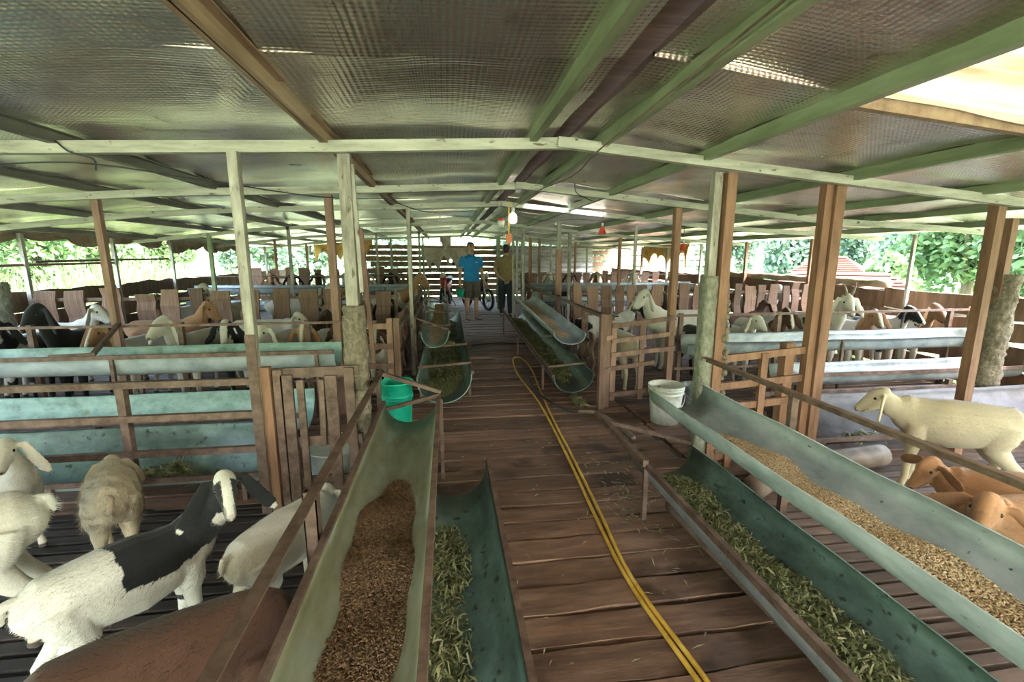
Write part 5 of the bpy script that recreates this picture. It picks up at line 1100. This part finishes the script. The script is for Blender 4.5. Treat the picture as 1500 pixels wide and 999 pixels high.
# ================================================================== PEOPLE
def human(loc, yaw, H, label, kind):
    t = empty('person', (loc[0], loc[1], 0), label, 'person', rz=R(yaw)); k = H / 1.70; m = MB()
    SK = np.array((.48, .29, .20)); SK2 = np.array((.50, .30, .20))
    V = Vector
    def L(pts, rad, mm=None, n=14, up=(0, 1, 0)): (mm or m).loft([V(p) * k for p in pts], [tuple(q * k for q in r) if isinstance(r, tuple) else r * k for r in rad], n, up)
    # faces +x ; y left
    L([(0, 0, .86), (.0, 0, .93), (.005, 0, 1.02), (.0, 0, 1.12), (-.01, 0, 1.24), (-.012, 0, 1.34), (-.01, 0, 1.40), (-.008, 0, 1.44)], [(.13, .10), (.165, .115), (.155, .115), (.152, .112), (.172, .115), (.185, .105), (.13, .085), (.06, .06)], up=(1, 0, 0), n=18)
    L([(-.008, 0, 1.40), (.005, 0, 1.47), (.015, 0, 1.53)], [.062, .056, .056])
    hd = V((.02, 0, 1.60))
    L([(.022, 0, 1.485), (.03, 0, 1.51), (.026, 0, 1.55), (.016, 0, 1.60), (.008, 0, 1.645), (.004, 0, 1.68), (0, 0, 1.70)], [(.035, .05), (.052, .068), (.066, .085), (.074, .096), (.073, .096), (.055, .072), (.02, .028)], up=(1, 0, 0), n=18)
    L([(.100, 0, 1.615), (.118, 0, 1.585), (.122, 0, 1.572), (.10, 0, 1.562)], [.010, .014, .017, .012], n=8)
    L([(.085, -.022, 1.535), (.103, 0, 1.533), (.085, .022, 1.535)], [.008, .011, .008], n=8)
    for s in (-1, 1):
        L([(.0, .072 * s, 1.61), (-.008, .086 * s, 1.60), (-.005, .08 * s, 1.565)], [.012, .016, .008], n=8)
        L([(.07, .035 * s, 1.632), (.092, .03 * s, 1.628)], [.014, .012], n=8)
        st = .02 * s
        L([(0, .085 * s, .90), (.01, .095 * s, .78), (.015 + st, .10 * s, .64), (.02 + st, .10 * s, .50), (.005 + st, .102 * s, .42), (-.015 + st, .105 * s, .32), (-.01 + st, .105 * s, .18), (-.005 + st, .105 * s, .09), (0 + st, .105 * s, .04)], [.10, .092, .078, .058, .052, .056, .042, .034, .036], n=14, up=(1, 0, 0))
        L([(-.05 + st, .105 * s, .03), (0 + st, .108 * s, .042), (.08 + st, .115 * s, .032), (.15 + st, .12 * s, .022), (.18 + st, .122 * s, .018)], [(.028, .028), (.036, .036), (.04, .026), (.042, .018), (.028, .012)], n=12, up=(0, 0, 1))
    arms = []
    for s in (-1, 1):
        if kind == 'front': A = [(-.01, .165 * s, 1.385), (-.01, .20 * s, 1.34), (-.01, .235 * s, 1.22), (-.015, .255 * s, 1.10), (.015, .272 * s, .98), (.05, .285 * s, .865)]
        else: A = [(-.01, .165 * s, 1.385), (-.02, .20 * s, 1.34), (-.05, .245 * s, 1.22), (-.09, .26 * s, 1.09), (-.135, .18 * s, .99), (-.165, .075 * s, .90)]
        L(A, [.055, .055, .047, .040, .036, .026], n=12, up=(1, 0, 0)); arms.append(A)
        w = V(A[-1]); d = (w - V(A[-2])).normalized()
        inn = V((0, -s, 0)) if kind == 'front' else V((1, 0, 0)); inn = (inn - d * inn.dot(d)).normalized(); fw_ = d.cross(inn).normalized()
        if fw_.x < 0 and kind == 'front': fw_ = -fw_
        pc = w + d * .045
        L([w - d * .015, w + d * .02, w + d * .06, w + d * .088], [(.022, .024), (.018, .038), (.016, .042), (.013, .038)], n=12, up=tuple(fw_.cross(d)))
        for q, ln in enumerate((.066, .076, .071, .055)):
            b = w + d * .083 + fw_ * (.030 - .020 * q)
            L([b, b + d * ln * .45 + inn * .004, b + d * ln * .75 + inn * .016, b + d * ln * .95 + inn * .032], [.0095, .009, .0085, .007], n=8)
        b = w + d * .025 + fw_ * .032; L([b, b + fw_ * .022 + d * .022 + inn * .006, b + fw_ * .028 + d * .05 + inn * .014], [.012, .0105, .008], n=8)
    me = remesh(m, .0085 * k, 3, .5)
    def skin(P):
        P = P / k; C = np.tile(SK, (len(P), 1)) * (1 + .06 * vnoise(P, 18, 2)[:, None]); x, y, z = P.T
        fr = (x > .07) & (np.abs(y) < .06)
        C[fr & (np.abs(z - 1.535) < .011) & (np.abs(y) < .027)] = (.33, .13, .10)
        C[fr & (np.abs(z - 1.647) < .008) & (np.abs(np.abs(y) - .034) < .02)] = (.03, .02, .015)
        C[fr & (z < 1.53) & (z > 1.49)] *= .85
        return C
    paint(me, skin); me.materials.append(M['skin']); me.name = 'body'; link(bpy.data.objects.new('body', me), t)
    for s in (-1, 1): obj('eye', MB().ball(tuple(V((.094, .033 * s, 1.612)) * k), .011 * k, 8, 6), 'eye', t, smooth=True, local=True)
    # hair
    h = MB(); L([(-.028, 0, 1.53), (-.042, 0, 1.58), (-.028, 0, 1.635), (-.008, 0, 1.675), (.01, 0, 1.70), (.01, 0, 1.718)], [(.050, .045), (.075, .066), (.082, .092), (.080, .102), (.062, .082), (.025, .03)], h, 18, (1, 0, 0))
    L([(.05, -.045, 1.685), (.082, 0, 1.692), (.05, .045, 1.685)], [.018, .022, .018], h, 10)
    hm = remesh(h, .009, 3); hm.materials.append(M['hair']); link(bpy.data.objects.new('hair', hm), t)
    # shirt
    c = MB(); L([(.003, 0, .86), (.004, 0, .90), (.006, 0, 1.0), (.002, 0, 1.12), (-.008, 0, 1.24), (-.011, 0, 1.34), (-.01, 0, 1.405), (-.005, 0, 1.435)], [(.188, .142), (.19, .146), (.182, .143), (.176, .136), (.190, .134), (.198, .124), (.148, .104), (.076, .074)], c, 20, (1, 0, 0))
    for A in arms:
        a, b, d, e = (V(q) for q in A[:4]); L([a, b, b.lerp(d, .6), d, d.lerp(e, .35)], [.060, .065, .067, .066, .066], c, 14, (1, 0, 0))
    cm = remesh(c, .010, 4); cm.materials.append(M['blueshirt' if kind == 'front' else 'tanshirt']); sh = link(bpy.data.objects.new('shirt', cm), t)
    col = MB(); ring = [V((-.004 + .070 * math.cos(a), .074 * math.sin(a), 1.445 + .012 * math.cos(a + math.pi))) * k for a in np.linspace(.35 if kind == 'front' else 0, 6.28 - (.35 if kind == 'front' else 0), 19)]
    col.loft(ring, [(.012, .02)] * 19, 8); obj('collar', col, 'blueshirt' if kind == 'front' else 'tanshirt', sh, smooth=True, local=True)
    if kind == 'front':
        lg = MB().box(.126 * k, .134 * k, .055 * k, .10 * k, 1.275 * k, 1.287 * k).box(.126 * k, .134 * k, .06 * k, .085 * k, 1.285 * k, 1.292 * k); obj('chest_mark', lg, 'white', sh, local=True, label='small white mark on the chest')
        obj('placket', MB().bar(V((.118, 0, 1.26)) * k, V((.098, 0, 1.40)) * k, .02, .008), 'blueshirt', sh, local=True)
    # lower garment
    p = MB(); end = .50 if kind == 'front' else .06
    L([(0, 0, .95), (0, 0, .90), (0, 0, .84), (0, 0, .79)], [(.172, .128), (.178, .132), (.178, .128), (.15, .11)], p, 18, (1, 0, 0))
    for s in (-1, 1):
        st = .02 * s; q = [(0, .088 * s, .86), (.01, .097 * s, .76), (.014 + st, .102 * s, .64), (.016 + st, .104 * s, .50)]; r = [.108, .106, .100, .094]
        if kind != 'front': q += [(-.005 + st, .105 * s, .32), (-.005 + st, .106 * s, .16), (0 + st, .106 * s, .07)]; r += [.078, .066, .062]
        L(q, r, p, 14, (1, 0, 0))
    pm = remesh(p, .010, 3); pm.materials.append(M['shorts' if kind == 'front' else 'trousers']); link(bpy.data.objects.new('shorts' if kind == 'front' else 'trousers', pm), t)
    for s in (-1, 1):
        st = .02 * s; f = MB(); L([(-.065 + st, .105 * s, .010), (.02 + st, .112 * s, .010), (.12 + st, .12 * s, .010), (.195 + st, .124 * s, .010)], [(.036, .010), (.042, .010), (.05, .010), (.03, .010)], f, 12, (0, 0, 1))
        sd = obj('sandal', f, 'blackrubber', t, smooth=True, local=True); g_ = MB(); L([(.09 + st, (.118 - .05) * s if s > 0 else (.118 - .05) * s, .015), (.10 + st, .118 * s, .055), (.09 + st, .168 * s, .015)], [.008, .012, .008], g_, 8, (1, 0, 0)); obj('strap', g_, 'blackrubber', sd, smooth=True, local=True)
    return t
human((.52, 10.4), -72, 1.68, 'person in a blue polo shirt and grey shorts walking down the aisle', 'front')
human((1.36, 10.9), 82, 1.64, 'person in a tan shirt with hands behind the back, facing away', 'back')
# ================================================================== motorbike at the end of the aisle
def motorbike(x, y, yaw, label, paint_='blackrubber'):
    t = empty('motorbike', (x, y, 0), label, 'motorbike', rz=R(yaw))
    for wx in (-.60, .60):
        w = MB(); ring = [(wx + .25 * math.cos(a), 0, .28 + .25 * math.sin(a)) for a in np.linspace(0, 2 * math.pi, 25)]; w.loft(ring, .04, 8, (0, 1, 0), cap=False); wo = obj('wheel', w, 'blackrubber', t, smooth=True, local=True)
        sp = MB()
        for q in range(8): a = q * math.pi / 4; sp.bar((wx, 0, .28), (wx + .23 * math.cos(a), 0, .28 + .23 * math.sin(a)), .01, .01)
        sp.loft([(wx, -.06, .28), (wx, .06, .28)], .05, 10); obj('spokes', sp, 'chrome', wo, local=True)
    obj('engine', MB().loft([(-.05, 0, .22), (-.05, 0, .30), (-.03, 0, .45)], [(.12, .16), (.14, .20), (.10, .14)], 14, (1, 0, 0)), 'blackrubber', t, smooth=True, local=True)
    obj('seat', MB().loft([(-.72, 0, .80), (-.55, 0, .76), (-.25, 0, .74), (.02, 0, .72)], [(.07, .03), (.12, .05), (.13, .055), (.09, .05)], 12), 'blackrubber', t, smooth=True, local=True)
    obj('fairing', MB().loft([(-.75, 0, .66), (-.4, 0, .60), (.0, 0, .52), (.25, 0, .56), (.42, 0, .80), (.45, 0, .93)], [(.05, .06), (.11, .09), (.10, .11), (.09, .10), (.10, .10), (.06, .05)], 14), paint_, t, smooth=True, local=True)
    for s in (-1, 1): obj('fork', MB().bar((.60, .06 * s, .28), (.42, .06 * s, .88), .03, .03), 'chrome', t, local=True)
    hb = MB().loft([(.36, -.32, .98), (.40, -.18, 1.0), (.42, 0, .94), (.40, .18, 1.0), (.36, .32, .98)], .014, 8); obj('handlebar', hb, 'chrome', t, smooth=True, local=True)
    for s in (-1, 1):
        obj('mirror', MB().bar((.40, .2 * s, 1.0), (.38, .28 * s, 1.15), .008, .008).ball((.37, .29 * s, 1.18), .045, 10, 6, (.3, 1, 1)), 'blackrubber', t, smooth=True, local=True)
    obj('headlight', MB().ball((.50, 0, .88), .07, 12, 8), 'white', t, smooth=True, local=True)
    obj('exhaust', MB().loft([(.0, -.14, .25), (-.4, -.16, .24), (-.85, -.17, .34)], [.03, .035, .045], 10), 'chrome', t, smooth=True, local=True)
    obj('kickstand', MB().bar((-.1, .1, .26), (-.05, .26, .0), .02, .02), 'blackrubber', t, local=True)
motorbike(.78, 12.6, -65, 'dark motorbike parked at the end of the aisle behind the two people')
motorbike(-.05, 13.4, -100, 'red and black motorbike parked by the pale cloth sheet', 'red')
